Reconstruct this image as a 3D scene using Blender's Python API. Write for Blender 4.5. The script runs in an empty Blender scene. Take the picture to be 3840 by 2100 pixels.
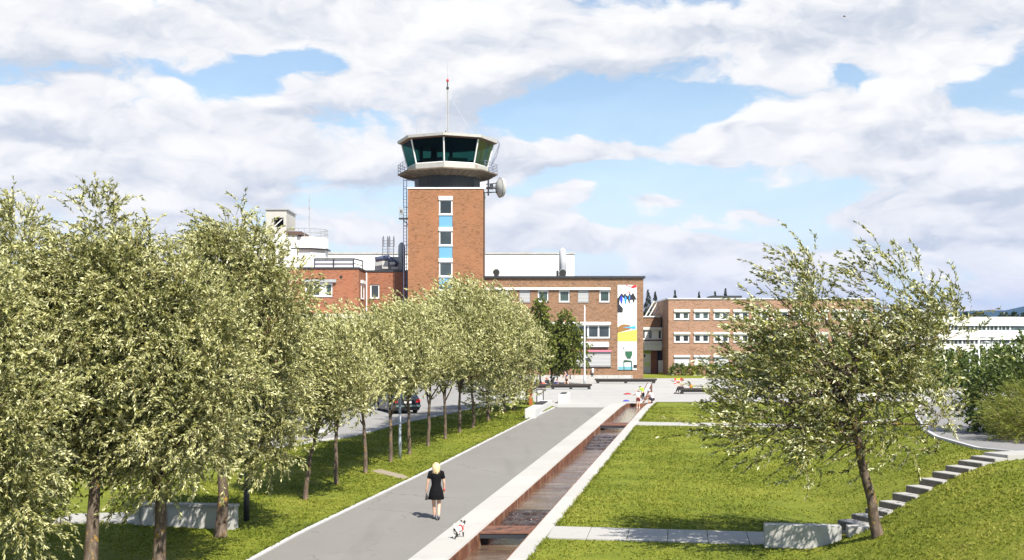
import bpy, bmesh, math, random
import numpy as np
from mathutils import Vector, Matrix
R = math.radians
scene = bpy.context.scene
COL = scene.collection
# ---------------------------------------------------------------- camera, world, sun, exposure
F, HZ, CZ = 1150.0, 340.0, 5.35          # focal length and horizon in pixels of a 1024 px wide frame, eye height
cam_d = bpy.data.cameras.new('camera'); cam = bpy.data.objects.new('camera', cam_d); COL.objects.link(cam)
cam.location = (0, 0, CZ); cam.rotation_euler = (R(90), 0, 0)
cam_d.sensor_width = 36; cam_d.lens = F / 1024 * 36; cam_d.shift_y = (HZ - 280) / 1024
cam_d.clip_start = .1; cam_d.clip_end = 20000
scene.camera = cam
scene.render.resolution_x, scene.render.resolution_y = 1024, 560
scene.view_settings.view_transform = 'Standard'; scene.view_settings.look = 'None'
scene.view_settings.exposure = 0.95; scene.view_settings.gamma = 1
scene.cycles.max_bounces = 6; scene.cycles.transparent_max_bounces = 12
scene.cycles.diffuse_bounces = 2; scene.cycles.glossy_bounces = 3

SUN_EL, SUN_AZ = R(50), R(150)            # azimuth from +Y clockwise: the sun stands behind the camera to the right
sdir = Vector((math.sin(SUN_AZ) * math.cos(SUN_EL), math.cos(SUN_AZ) * math.cos(SUN_EL), math.sin(SUN_EL)))
sl = bpy.data.lights.new('sun', 'SUN'); sl.energy = 5.0; sl.angle = R(.5); sl.color = (1, .94, .84)
so = bpy.data.objects.new('sun', sl); COL.objects.link(so); so.rotation_euler = sdir.to_track_quat('Z', 'Y').to_euler()

class NT:
    """short-hand for building node trees"""
    def __init__(s, tree):
        s.t = tree; tree.nodes.clear()
    def n(s, kind, ins=None, **kw):
        nd = s.t.nodes.new('ShaderNode' + kind)
        for k, v in kw.items(): setattr(nd, k, v)
        for k, v in (ins or {}).items(): s.put(nd.inputs[k], v)
        return nd
    def put(s, sock, v):
        if hasattr(v, 'is_output') or isinstance(v, bpy.types.NodeSocket): s.t.links.new(v, sock)
        else:
            if sock.type == 'RGBA' and len(v) == 3: v = (*v, 1)
            sock.default_value = v
    def m(s, op, a, b=0.0, c=0.0, clamp=False):
        nd = s.t.nodes.new('ShaderNodeMath'); nd.operation = op; nd.use_clamp = clamp
        for i, v in enumerate((a, b, c)): s.put(nd.inputs[i], v)
        return nd.outputs[0]
    def vm(s, op, a, b=(0, 0, 0)):
        nd = s.t.nodes.new('ShaderNodeVectorMath'); nd.operation = op
        s.put(nd.inputs[0], a)
        if op == 'SCALE': s.put(nd.inputs['Scale'], b)
        else: s.put(nd.inputs[1], b)
        return nd.outputs[0]
    def mix(s, f, a, b, mode='MIX'):
        nd = s.t.nodes.new('ShaderNodeMix'); nd.data_type = 'RGBA'; nd.blend_type = mode
        s.put(nd.inputs[0], f); s.put(nd.inputs[6], a); s.put(nd.inputs[7], b)
        return nd.outputs[2]
    def noise(s, vec, scale, detail=4, rough=.55, dist=0.0, dim='3D'):
        nd = s.n('TexNoise', {'Scale': scale, 'Detail': detail, 'Roughness': rough, 'Distortion': dist}, noise_dimensions=dim)
        if vec is not None: s.t.links.new(vec, nd.inputs['Vector'])
        return nd.outputs[0]
    def ramp(s, f, stops):
        nd = s.t.nodes.new('ShaderNodeValToRGB'); el = nd.color_ramp.elements
        while len(el) < len(stops): el.new(.5)
        for e, (p, c) in zip(el, stops): e.position = p; e.color = (*c, 1) if len(c) == 3 else c
        s.put(nd.inputs[0], f); return nd.outputs[0]
    def sstep(s, x, a, b):
        nd = s.n('MapRange', {'From Min': a, 'From Max': b}, interpolation_type='SMOOTHSTEP'); s.put(nd.inputs[0], x); return nd.outputs[0]

def azel(vx, vy):                         # direction of a point of the 2576 px wide study image
    x, y = vx / 2.5156, vy / 2.5156
    az = math.atan2(x - 512, F); return az, math.atan((HZ - y) / F * math.cos(az))

w = bpy.data.worlds.new('World'); scene.world = w; w.use_nodes = True
T = NT(w.node_tree)
sky = T.n('TexSky', sky_type='NISHITA'); sky.sun_disc = False; sky.sun_elevation = SUN_EL; sky.sun_rotation = SUN_AZ
sky.altitude = 50; sky.air_density = 1.0; sky.dust_density = .6; sky.ozone_density = 1.5
tc = T.n('TexCoord').outputs['Generated']
sx = T.n('SeparateXYZ', {0: tc}); X, Y, Z = sx.outputs
az = T.m('ARCTAN2', X, Y); el = T.m('ARCSINE', Z)
cv = T.n('CombineXYZ', {0: az, 1: T.m('MULTIPLY', el, 2.3), 2: 0.37}).outputs[0]
warp = T.n('TexNoise', {'Scale': 5.0, 'Detail': 3.0, 'Vector': cv}).outputs['Color']
warp2 = T.n('TexNoise', {'Scale': 22.0, 'Detail': 4.0, 'Vector': cv}).outputs['Color']
cw = T.vm('ADD', T.vm('ADD', cv, T.vm('SCALE', T.vm('SUBTRACT', warp, (.5, .5, .5)), .10)), T.vm('SCALE', T.vm('SUBTRACT', warp2, (.5, .5, .5)), .05))
def blobs(lst):
    tot = None
    for vx, vy, rx, ry, wt, *tl in lst:
        a, e = azel(vx, vy); sa, se = rx / 2.5156 / F, ry / 2.5156 / F
        dx, dy = T.m('SUBTRACT', azw, a), T.m('SUBTRACT', elw, e)
        if tl: dy = T.m('SUBTRACT', dy, T.m('MULTIPLY', dx, tl[0]))
        dx = T.m('DIVIDE', dx, sa); dy = T.m('DIVIDE', dy, se)
        r2 = T.m('ADD', T.m('MULTIPLY', dx, dx), T.m('MULTIPLY', dy, dy))
        g = T.m('MULTIPLY', T.m('EXPONENT', T.m('MULTIPLY', r2, -1.0)), wt)
        tot = g if tot is None else T.m('ADD', tot, g)
    return tot
wr = T.n('SeparateXYZ', {0: cw}); azw = wr.outputs[0]; elw = T.m('DIVIDE', wr.outputs[1], 2.3)
SKYBLUE = [(560, 235, 120, 30, -.55, .25), (740, 160, 95, 26, -.6, .1), (650, 190, 60, 24, -.35, .2), (345, 18, 36, 22, -.5),
           (1440, 285, 170, 34, -.6, -.1), (1650, 300, 190, 40, -.65, .12), (1330, 345, 90, 30, -.4),
           (1560, 440, 130, 34, -.5), (1800, 480, 190, 50, -.55), (1330, 500, 130, 45, -.35), (1620, 560, 260, 26, -.3),
           (2150, 195, 75, 20, -.5), (2500, 225, 110, 32, -.6, .35), (2330, 240, 60, 14, -.3), (2560, 285, 60, 30, -.4),
           (2010, 470, 100, 28, -.3), (2440, 380, 120, 16, -.3), (1620, 640, 260, 14, -.2), (900, 625, 60, 12, -.5), (1990, 590, 90, 22, -.3)]
SKYWHITE = [(2100, 300, 260, 55, .35), (1800, 370, 110, 48, .4, .25), (2420, 300, 200, 70, .3), (1440, 480, 75, 36, .75), (1390, 525, 80, 36, .55), (1300, 590, 120, 24, .4), (1500, 590, 140, 18, .4),
            (1680, 505, 80, 28, .6, .15), (1925, 525, 45, 22, .65), (1800, 550, 60, 18, .4), (1470, 372, 230, 34, .85), (1240, 430, 90, 50, .5), (1540, 620, 220, 24, .35), (1330, 545, 70, 30, .4), (2150, 535, 110, 36, .35), (2400, 430, 130, 26, .3, .1),
            (1810, 690, 70, 26, .65), (1730, 605, 130, 22, .5), (1650, 690, 90, 16, .3), (1900, 640, 60, 16, .4), (900, 230, 260, 50, .25), (1250, 70, 900, 90, .28), (2000, 130, 500, 60, .22), (2400, 20, 200, 60, .25), (600, 380, 500, 60, .15), (250, 300, 500, 170, .22),
            (1000, 560, 300, 40, .22), (2330, 150, 260, 50, .25), (2420, 560, 220, 90, .22), (330, 90, 300, 60, .2)]
SKYGREY = [(1270, 250, 180, 34, .75, .12), (1540, 195, 260, 34, .55), (760, 290, 150, 22, .5), (150, 170, 190, 50, .5), (80, 340, 200, 40, .35),
           (900, 440, 260, 26, .6), (1180, 425, 120, 40, .45), (2110, 268, 62, 20, .9, .1), (1832, 318, 36, 18, .7), (2260, 385, 170, 18, .6), (1850, 430, 150, 26, .4),
           (2150, 600, 200, 22, .65), (2420, 500, 150, 18, .45), (2060, 60, 300, 40, .25), (500, 480, 300, 26, .35), (1380, 425, 60, 30, .5), (2480, 610, 160, 14, .4),
           (1560, 690, 130, 14, .5), (330, 430, 240, 24, .3), (1900, 90, 500, 30, .25)]
def puff(vec, scale):
    """cauliflower bumps: fractal rounded cells mixed with soft noise"""
    vo = T.n('TexVoronoi', {'Scale': scale, 'Detail': 4.0, 'Roughness': .55, 'Smoothness': .35, 'Randomness': 1.0}, feature='SMOOTH_F1', normalize=True, voronoi_dimensions='2D')
    T.t.links.new(vec, vo.inputs['Vector']); return T.m('SUBTRACT', .62, T.m('MULTIPLY', vo.outputs['Distance'], 1.15))
UPV = (-.006, .020, 0)
n1 = T.noise(cw, 5.0, 5, .55, dim='2D'); n2 = T.noise(T.vm('ADD', cw, (-.010, .034, 0)), 5.0, 5, .55, dim='2D')
pv = T.vm('MULTIPLY', cw, (1, .80, 1))
f1 = puff(pv, 13.0); f2 = puff(T.vm('ADD', pv, UPV), 13.0)
nf = T.m('ADD', T.m('MULTIPLY', f1, .75), T.m('MULTIPLY', T.noise(cw, 17.0, 7, .62, dim='2D'), .5))
fine = T.m('SUBTRACT', nf, .5)
guide = T.m('ADD', blobs([(a, b, c * 1.25, d * 1.3, w_ * .64, *r) for a, b, c, d, w_, *r in SKYBLUE]), blobs(SKYWHITE))
dens = T.m('ADD', T.m('ADD', T.m('MULTIPLY', n1, 1.25), .0), T.m('ADD', guide, T.m('MULTIPLY', fine, .95)))
# clouds thinned out of view, behind the camera and overhead, to weaken fill light
front = T.sstep(Y, -.25, .35)
dens = T.m('SUBTRACT', dens, T.m('MULTIPLY', T.m('SUBTRACT', 1.0, front), .60))
dens = T.m('SUBTRACT', dens, T.m('MULTIPLY', T.sstep(el, .38, .75), .5))
cover = T.m('ADD', .14, T.m('MULTIPLY', T.sstep(dens, .40, .64), .86))
relief = T.m('ADD', T.m('MULTIPLY', T.m('SUBTRACT', n1, n2), 2.0), T.m('MULTIPLY', T.m('SUBTRACT', f1, f2), 1.6))
shade = T.m('ADD', T.m('ADD', .66, relief), T.m('SUBTRACT', T.m('MULTIPLY', fine, .45), T.m('MULTIPLY', blobs(SKYGREY), .95)))
shade = T.m('ADD', shade, T.m('MULTIPLY', blobs([(2100, 260, 240, 26, .5), (1800, 340, 100, 30, .5, .3), (1440, 470, 60, 26, .5), (1680, 500, 60, 18, .4), (1925, 515, 36, 14, .5), (2390, 420, 120, 14, .4), (1000, 200, 200, 22, .35, .2), (1810, 680, 60, 18, .5)]), .6))
ccol = T.ramp(shade, [(.0, (.50, .54, .605)), (.28, (.60, .622, .665)), (.58, (.70, .708, .722)), (1.0, (.80, .795, .785))])
ccol = T.vm('SCALE', ccol, 6.85)
# ground haze whitens the lowest degrees
skyc = T.mix(1.0, sky.outputs[0], (.88, .92, .89), 'MULTIPLY')
skyc = T.mix(T.sstep(el, .24, -.02), skyc, (4.25, 4.9, 5.35))
colr = T.mix(cover, skyc, ccol)
colr = T.mix(T.sstep(el, -.02, -.06), colr, (1.2, 1.3, 1.0))
bg = T.n('Background', {'Color': colr, 'Strength': 0.1})
out = T.n('OutputWorld'); T.t.links.new(bg.outputs[0], out.inputs[0])
w.cycles.sampling_method = 'MANUAL'; w.cycles.sample_map_resolution = 512

# ---------------------------------------------------------------- materials
MATS = {}
def mat(name, build=None, **kw):
    if name in MATS: return MATS[name]
    m = bpy.data.materials.new(name); m.use_nodes = True; t = NT(m.node_tree); MATS[name] = m
    o = t.n('OutputMaterial')
    if build:
        sh = build(t)
    else:
        sh = pbr(t, **kw)
    t.t.links.new(sh, o.inputs[0]); return m
def pbr(t, col=(.5, .5, .5), rough=.6, metal=0.0, spec=.5, bump=None, bs=.3, bd=.02, **kw):
    p = t.n('BsdfPrincipled', {'Base Color': col, 'Roughness': rough, 'Metallic': metal, 'Specular IOR Level': spec})
    if bump is not None:
        b = t.n('Bump', {'Strength': bs, 'Distance': bd, 'Height': bump}); t.t.links.new(b.outputs[0], p.inputs['Normal'])
    return p.outputs[0]
def oc(t): return t.n('TexCoord').outputs['Object']
def gp(t): return t.n('NewGeometry').outputs['Position']
def vary(name, col, amt=.15, scale=2.0, rough=.6, metal=0.0, dirt=None, dscale=.6, bs=.15, spec=.5, wide=None):
    """a colour with uneven tone, grain and optional stains"""
    def b(t):
        v = gp(t)
        f = t.noise(v, scale, 6, .65); f2 = t.noise(v, scale * 9, 3, .6)
        f = t.m('ADD', t.m('MULTIPLY', f, .65), t.m('MULTIPLY', f2, .35))
        lo = [c * (1 - amt) for c in col]; hi = [min(1, c * (1 + amt)) for c in col]
        c = t.ramp(f, [(.32, lo), (.68, hi)])
        if dirt:
            d = t.sstep(t.noise(v, dscale, 7, .7), .54, .72); c = t.mix(t.m('MULTIPLY', d, .75), c, dirt)
        return pbr(t, c, rough, metal, spec, f2, bs, .01)
    return mat(name, b)
def brick(name, base, dark, light, mortar, stain=.25, bw=.25, rh=.075, big=.5):
    base, dark, light, mortar = ([x * .80 for x in q] for q in (base, dark, light, mortar))
    def b(t):
        g = t.n('NewGeometry'); s = t.n('SeparateXYZ', {0: g.outputs['Position']})
        v = t.n('CombineXYZ', {0: t.m('ADD', s.outputs[0], s.outputs[1]), 1: s.outputs[2], 2: 0.0}).outputs[0]
        bt = t.n('TexBrick', {'Vector': v, 'Color1': base, 'Color2': dark, 'Mortar': mortar, 'Scale': 1.0, 'Mortar Size': .008, 'Mortar Smooth': .3,
                              'Bias': -.2, 'Brick Width': bw, 'Row Height': rh}); bt.offset = .5
        c = bt.outputs[0]
        # per-brick and patchy variation
        vs = t.n('VectorMath', {0: v, 1: (4.0, 13.3, 1)}, operation='MULTIPLY').outputs[0]
        wn = t.n('TexWhiteNoise', {0: t.vm('FLOOR', vs)}).outputs[0]
        c = t.mix(t.m('MULTIPLY', t.sstep(wn, .72, .95), .7), c, light)
        c = t.mix(t.m('MULTIPLY', t.sstep(wn, .22, .02), .6), c, [x * .45 for x in dark])
        p1 = t.noise(v, big, 5, .6); c = t.mix(t.m('MULTIPLY', t.sstep(p1, .42, .72), .5), c, [x * 1.25 for x in base])
        st = t.noise(t.vm('MULTIPLY', v, (1.6, .25, 1)), 1.0, 6, .7)
        c = t.mix(t.m('MULTIPLY', t.sstep(st, .52, .75), stain), c, (.10, .065, .045))
        return pbr(t, c, .85, 0, .25, bt.outputs[1], .3, -.006)
    return mat(name, b)
M_TOWERBRICK = brick('orange_brick', (.335, .150, .070), (.275, .118, .055), (.40, .195, .10), (.34, .21, .13), .18)
M_MIDBRICK = brick('tan_brick', (.285, .155, .085), (.205, .105, .058), (.37, .225, .14), (.32, .25, .18), .5)
M_LEFTBRICK = brick('red_brick', (.33, .118, .055), (.245, .083, .04), (.41, .175, .098), (.41, .27, .20), .15)
M_PINKBRICK = brick('pink_brick', (.385, .225, .15), (.29, .155, .10), (.47, .30, .215), (.40, .29, .215), .14)
M_WHITE = vary('white_paint', (.70, .70, .69), .04, 1.5, .55)
M_WHITEFRAME = mat('white_frame', col=(.76, .76, .75), rough=.45)
M_OFFWHITE = vary('weathered_white', (.43, .42, .395), .12, 1.2, .7, dirt=(.30, .25, .19), dscale=.9)
M_DARK = mat('dark_metal', col=(.025, .027, .032), rough=.5)
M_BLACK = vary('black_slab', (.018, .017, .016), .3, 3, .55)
M_GREYMETAL = vary('grey_metal', (.36, .37, .38), .12, 2, .45, .15)
M_ZINC = vary('zinc', (.56, .57, .60), .1, 2, .4, .1)
M_BLUEPANEL = mat('blue_panel', lambda t: pbr(t, t.mix(t.m('MULTIPLY', t.m('FRACT', t.m('MULTIPLY', t.n('SeparateXYZ', {0: gp(t)}).outputs[0], 4.2)), .35), (.12, .30, .45), (.16, .36, .50)), .45))
M_ROOFFELT = vary('roof_felt', (.05, .05, .052), .3, 1.5, .9)
def glass_dark(name, col=(.03, .04, .045)):
    def b(t):
        n = t.noise(gp(t), .35, 3, .5)
        c = t.ramp(n, [(.35, [x * .5 for x in col]), (.7, [x * 1.8 for x in col])])
        bmp = t.noise(gp(t), .7, 2, .5)
        return pbr(t, c, .06, 0, .75, bmp, .05, .05)
    return mat(name, b)
M_PANE = glass_dark('window_glass')
M_PANE2 = glass_dark('window_glass_green', (.035, .055, .05))
def tinted(t):
    tr = t.n('BsdfTransparent', {'Color': (.11, .27, .245)}); gl = t.n('BsdfGlossy', {'Color': (1, 1, 1), 'Roughness': .02})
    fr = t.n('LayerWeight', {'Blend': .25}).outputs['Fresnel']
    mx = t.n('MixShader', {0: t.m('MULTIPLY', fr, .14)}); t.t.links.new(tr.outputs[0], mx.inputs[1]); t.t.links.new(gl.outputs[0], mx.inputs[2])
    return mx.outputs[0]
M_CABGLASS = mat('tinted_cab_glass', tinted)
def blindmat(t):
    z = t.n('SeparateXYZ', {0: gp(t)}).outputs[2]
    f = t.m('FRACT', t.m('MULTIPLY', z, 6.5)); g = t.noise(t.vm('MULTIPLY', gp(t), (.6, .6, 6.5)), 1.0, 3)
    c = t.mix(t.sstep(f, .15, .9), (.20, .20, .20), (.55, .55, .56)); c = t.mix(t.m('MULTIPLY', g, .6), c, (.30, .31, .31))
    return pbr(t, c, .5)
M_BLIND = mat('grey_slat_blind', blindmat)
M_ROLLER = vary('pale_roller_blind', (.52, .53, .57), .06, 2, .7)
def rustmat(t):
    v = gp(t); n = t.noise(v, 1.6, 8, .7); n2 = t.noise(t.vm('MULTIPLY', v, (1, 1, .22)), 3.0, 7, .7)
    c = t.ramp(n, [(.3, (.055, .022, .013)), (.5, (.145, .056, .028)), (.72, (.23, .105, .055))])
    c = t.mix(t.sstep(n2, .53, .70), c, (.38, .285, .215)); c = t.mix(t.m('MULTIPLY', t.sstep(n2, .47, .34), .8), c, (.05, .02, .012))
    return pbr(t, c, .8, 0, .3, n2, .4, .01)
M_RUST = mat('rusted_steel', rustmat)
def rustflat(t):
    v = gp(t); n = t.noise(v, 3.0, 8, .7)
    return pbr(t, t.ramp(n, [(.3, (.10, .042, .028)), (.7, (.20, .095, .062))]), .7, 0, .3, n, .3, .01)
M_RUSTPLATE = mat('rusted_plate', rustflat)
M_ORANGERUST = vary('orange_rusted_post', (.30, .085, .022), .35, 2.0, .8, dirt=(.12, .03, .015))
def watermat(t):
    v = gp(t); w_ = t.noise(t.vm('MULTIPLY', v, (1.0, 3.2, 1)), 2.6, 6, .6); b_ = t.noise(v, .45, 6, .65); s_ = t.noise(t.vm('MULTIPLY', v, (.5, 2.4, 1)), .8, 5, .6)
    c = t.ramp(b_, [(.32, (.045, .025, .017)), (.50, (.10, .062, .042)), (.68, (.18, .13, .095))])
    c = t.mix(t.m('MULTIPLY', t.sstep(s_, .48, .66), .55), c, (.23, .19, .15))
    return pbr(t, c, .10, 0, .45, t.m('ADD', w_, t.m('MULTIPLY', s_, .7)), .30, .05)
M_WATER = mat('shallow_brown_water', watermat)
def cascademat(t):
    v = gp(t); n = t.noise(v, 5.0, 6, .7); n3 = t.noise(v, 14.0, 3, .6)
    c = t.ramp(n, [(.35, (.018, .012, .010)), (.6, (.06, .035, .025)), (.78, (.16, .10, .08))])
    c = t.mix(t.sstep(n3, .66, .74), c, (.6, .58, .55))
    return pbr(t, c, .15, 0, .6, n, .8, .06)
M_CASCADE = mat('rocky_cascade_water', cascademat)
def asphaltmat(t, lo=(.160, .153, .144), hi=(.202, .194, .184)):
    v = gp(t); n = t.noise(v, .35, 6, .65); f = t.noise(v, 45.0, 2, .8); s_ = t.noise(t.vm('MULTIPLY', v, (1.2, .12, 1)), .9, 5, .6)
    c = t.ramp(t.m('ADD', t.m('MULTIPLY', n, .5), t.m('MULTIPLY', f, .5)), [(.3, lo), (.7, hi)])
    c = t.mix(t.m('MULTIPLY', t.sstep(s_, .52, .72), .28), c, [x * .72 for x in lo]); c = t.mix(t.m('MULTIPLY', t.sstep(t.noise(v, .9, 6, .7), .62, .72), .14), c, [x * .6 for x in lo])
    vo = t.n('TexVoronoi', {'Scale': .33, 'Randomness': 1.0}, feature='DISTANCE_TO_EDGE'); t.t.links.new(t.vm('ADD', v, t.vm('SCALE', t.n('TexNoise', {'Scale': 1.6, 'Detail': 5.0, 'Vector': v}).outputs['Color'], .9)), vo.inputs['Vector'])
    c = t.mix(t.m('MULTIPLY', t.sstep(vo.outputs['Distance'], .012, .004), t.m('MULTIPLY', t.sstep(n, .48, .60), .5)), c, [x * .4 for x in lo])
    c = t.mix(t.m('MULTIPLY', t.sstep(t.noise(v, 6.0, 2, .5), .70, .76), .5), c, [x * 1.5 for x in hi])
    return pbr(t, c, .88, 0, .25, f, .35, .01)
M_ASPHALT = mat('grey_asphalt', asphaltmat)
M_PARKASPHALT = mat('pale_asphalt', lambda t: asphaltmat(t, (.21, .205, .20), (.265, .26, .255)))
M_PATHASPHALT = mat('path_asphalt', lambda t: asphaltmat(t, (.175, .172, .173), (.225, .22, .223)))
def stonemat(t, base=.50, k=.1878, sl=(1.0, 2.4), warm=(1.0, .975, .93)):
    v = gp(t); s = t.n('SeparateXYZ', {0: v}); u = t.m('SUBTRACT', s.outputs[0], t.m('MULTIPLY', s.outputs[1], k))
    vv = t.n('CombineXYZ', {0: u, 1: s.outputs[1], 2: 0.0}).outputs[0]
    lo, hi = [base * .93 * c for c in warm], [base * 1.05 * c for c in warm]
    bt = t.n('TexBrick', {'Vector': vv, 'Color1': lo, 'Color2': hi, 'Mortar': [base * .72 * c for c in warm], 'Scale': 1.0, 'Mortar Size': .012, 'Mortar Smooth': .5, 'Brick Width': sl[0], 'Row Height': sl[1]})
    bt.offset = 0.0
    n = t.noise(v, 1.3, 7, .7); c = t.mix(t.m('MULTIPLY', t.sstep(n, .50, .70), .40), bt.outputs[0], [base * .78 * x for x in warm])
    g = t.noise(v, 30, 2, .7); c = t.mix(t.m('MULTIPLY', g, .18), c, (.25, .25, .24))
    st = t.noise(v, .55, 8, .75); c = t.mix(t.m('MULTIPLY', t.sstep(st, .60, .70), .3), c, (.30, .27, .21))
    return pbr(t, c, .8, 0, .3, g, .2, .008)
M_PAVING = mat('pale_stone_paving', lambda t: stonemat(t, .385))
M_PLAZA = mat('plaza_paving', lambda t: stonemat(t, .35, 0.0, (3.0, 1.5), (1.0, .98, .945)))
M_SLAB = mat('concrete_slabs', lambda t: stonemat(t, .36, .15, (9, 9)))
M_KERB = vary('kerb_stone', (.43, .425, .44), .1, 3, .8)
def concretemat(t):
    v = gp(t); s = t.n('SeparateXYZ', {0: v}); n = t.noise(v, 1.4, 7, .7)
    st = t.noise(t.n('CombineXYZ', {0: t.m('MULTIPLY', t.m('ADD', s.outputs[0], s.outputs[1]), 4.5), 1: 0.0, 2: t.m('MULTIPLY', s.outputs[2], .5)}).outputs[0], 1.0, 5, .65)
    c = t.ramp(n, [(.3, (.33, .325, .31)), (.7, (.46, .455, .44))])
    c = t.mix(t.m('MULTIPLY', t.sstep(st, .55, .68), .75), c, (.13, .115, .085))
    return pbr(t, c, .85, 0, .3, n, .3, .01)
M_CONCRETE = mat('stained_concrete', concretemat)
def grassmat(t):
    v = gp(t); a = t.noise(v, .22, 6, .6); b_ = t.noise(v, 1.9, 7, .7); f = t.noise(v, 9.0, 5, .75); q = t.noise(t.vm('MULTIPLY', v, (1, 1, 1)), 24.0, 2, .7)
    mixf = t.m('ADD', t.m('MULTIPLY', a, .35), t.m('ADD', t.m('MULTIPLY', b_, .35), t.m('MULTIPLY', f, .30)))
    c = t.ramp(mixf, [(.32, (.055, .078, .010)), (.45, (.138, .174, .017)), (.55, (.225, .248, .030)), (.68, (.32, .295, .065))])
    c = t.mix(t.m('MULTIPLY', t.sstep(f, .56, .72), .6), c, (.035, .05, .006))
    c = t.mix(t.m('MULTIPLY', t.sstep(t.noise(v, 5.0, 4, .7), .60, .72), .5), c, (.30, .27, .02))
    c = t.mix(t.m('MULTIPLY', t.sstep(t.noise(v, .8, 7, .75), .60, .70), .45), c, (.17, .115, .045))
    c = t.vm('SCALE', c, .88); return pbr(t, c, .9, 0, .15, t.m('ADD', f, t.m('MULTIPLY', q, .8)), 1.0, .06)
M_GRASS = mat('lawn_turf', grassmat)
def leafmat(name, stops, back, trans=.12, rough=.42):
    stops, back = ([(p, tuple(x * 1.06 for x in c)) for p, c in q] for q in (stops, back))
    def b(t):
        g = t.n('NewGeometry'); r = g.outputs['Random Per Island']; big = t.noise(g.outputs['Position'], .9, 4, .6)
        f = t.m('ADD', t.m('MULTIPLY', r, .70), t.m('MULTIPLY', t.sstep(big, .35, .65), .30))
        c = t.ramp(f, stops); c = t.mix(g.outputs['Backfacing'], c, t.ramp(f, back))
        p = t.n('BsdfPrincipled', {'Base Color': c, 'Roughness': rough, 'Specular IOR Level': .35})
        tl = t.n('BsdfTranslucent', {'Color': t.mix(1.0, c, (1.0, 1.05, .45), 'MULTIPLY')})
        mx = t.n('MixShader', {0: trans}); t.t.links.new(p.outputs[0], mx.inputs[1]); t.t.links.new(tl.outputs[0], mx.inputs[2])
        return mx.outputs[0]
    return mat(name, b)
M_WILLOW = leafmat('willow_leaf', [(.0, (.022, .028, .006)), (.32, (.098, .106, .022)), (.60, (.275, .275, .082)), (1, (.58, .56, .27))],
                   [(.0, (.13, .14, .05)), (.5, (.41, .41, .19)), (1, (.70, .67, .42))])
M_WILLOW_R = leafmat('willow_leaf_dark', [(.0, (.018, .028, .005)), (.38, (.075, .088, .012)), (.70, (.21, .215, .034)), (1, (.42, .41, .13))],
                   [(.0, (.10, .11, .04)), (.5, (.34, .345, .17)), (1, (.80, .80, .58))])
M_HEDGE = leafmat('hedge_leaf', [(0, (.025, .045, .010)), (.5, (.075, .115, .022)), (1, (.17, .21, .05))], [(0, (.05, .08, .02)), (1, (.22, .26, .09))], .25)
M_YGRASS = leafmat('yellow_green_leaf', [(0, (.06, .08, .010)), (.5, (.15, .18, .022)), (1, (.29, .31, .05))], [(0, (.09, .11, .02)), (1, (.30, .32, .07))], .3)
M_BIRCH = leafmat('dark_green_leaf', [(0, (.03, .05, .008)), (.5, (.12, .15, .022)), (1, (.28, .29, .05))], [(0, (.05, .07, .015)), (1, (.24, .26, .06))], .25)
M_SPRUCE = leafmat('spruce_needle', [(0, (.008, .016, .008)), (1, (.028, .045, .02))], [(0, (.008, .016, .008)), (1, (.03, .045, .02))], .05)
M_FARTREE = leafmat('far_foliage', [(0, (.02, .035, .012)), (1, (.07, .09, .03))], [(0, (.02, .035, .012)), (1, (.07, .09, .03))], .1)
def blademat(t):
    g = t.n('NewGeometry'); v = g.outputs['Position']; r = g.outputs['Random Per Island']
    m_ = t.m('ADD', t.m('MULTIPLY', t.noise(v, .22, 6, .6), .50), t.m('ADD', t.m('MULTIPLY', t.noise(v, 1.1, 6, .65), .38), t.m('MULTIPLY', r, .12)))
    c = t.ramp(m_, [(.32, (.060, .085, .011)), (.44, (.142, .180, .018)), (.55, (.235, .262, .032)), (.68, (.35, .32, .075))])
    c = t.mix(t.m('MULTIPLY', t.sstep(r, .88, 1.0), .6), c, (.36, .33, .06)); c = t.vm('SCALE', c, .88)
    p = t.n('BsdfPrincipled', {'Base Color': c, 'Roughness': .6, 'Specular IOR Level': .2}); tl = t.n('BsdfTranslucent', {'Color': c}); mx = t.n('MixShader', {0: .35})
    t.t.links.new(p.outputs[0], mx.inputs[1]); t.t.links.new(tl.outputs[0], mx.inputs[2]); return mx.outputs[0]
M_BLADE = mat('grass_blade', blademat)
def barkmat(t):
    v = oc(t); n = t.noise(t.vm('MULTIPLY', v, (1, 1, .35)), 9.0, 6, .7); l = t.noise(v, 5.5, 5, .65)
    c = t.ramp(n, [(.3, (.045, .032, .024)), (.55, (.13, .098, .075)), (.75, (.26, .215, .18))])
    c = t.mix(t.m('MULTIPLY', t.sstep(l, .56, .66), .85), c, (.36, .22, .035))
    return pbr(t, c, .95, 0, .15, n, .8, .03)
M_BARK = mat('lichen_bark', barkmat)
M_TWIG = vary('yellow_twig', (.22, .165, .06), .25, 4, .8)
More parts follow.
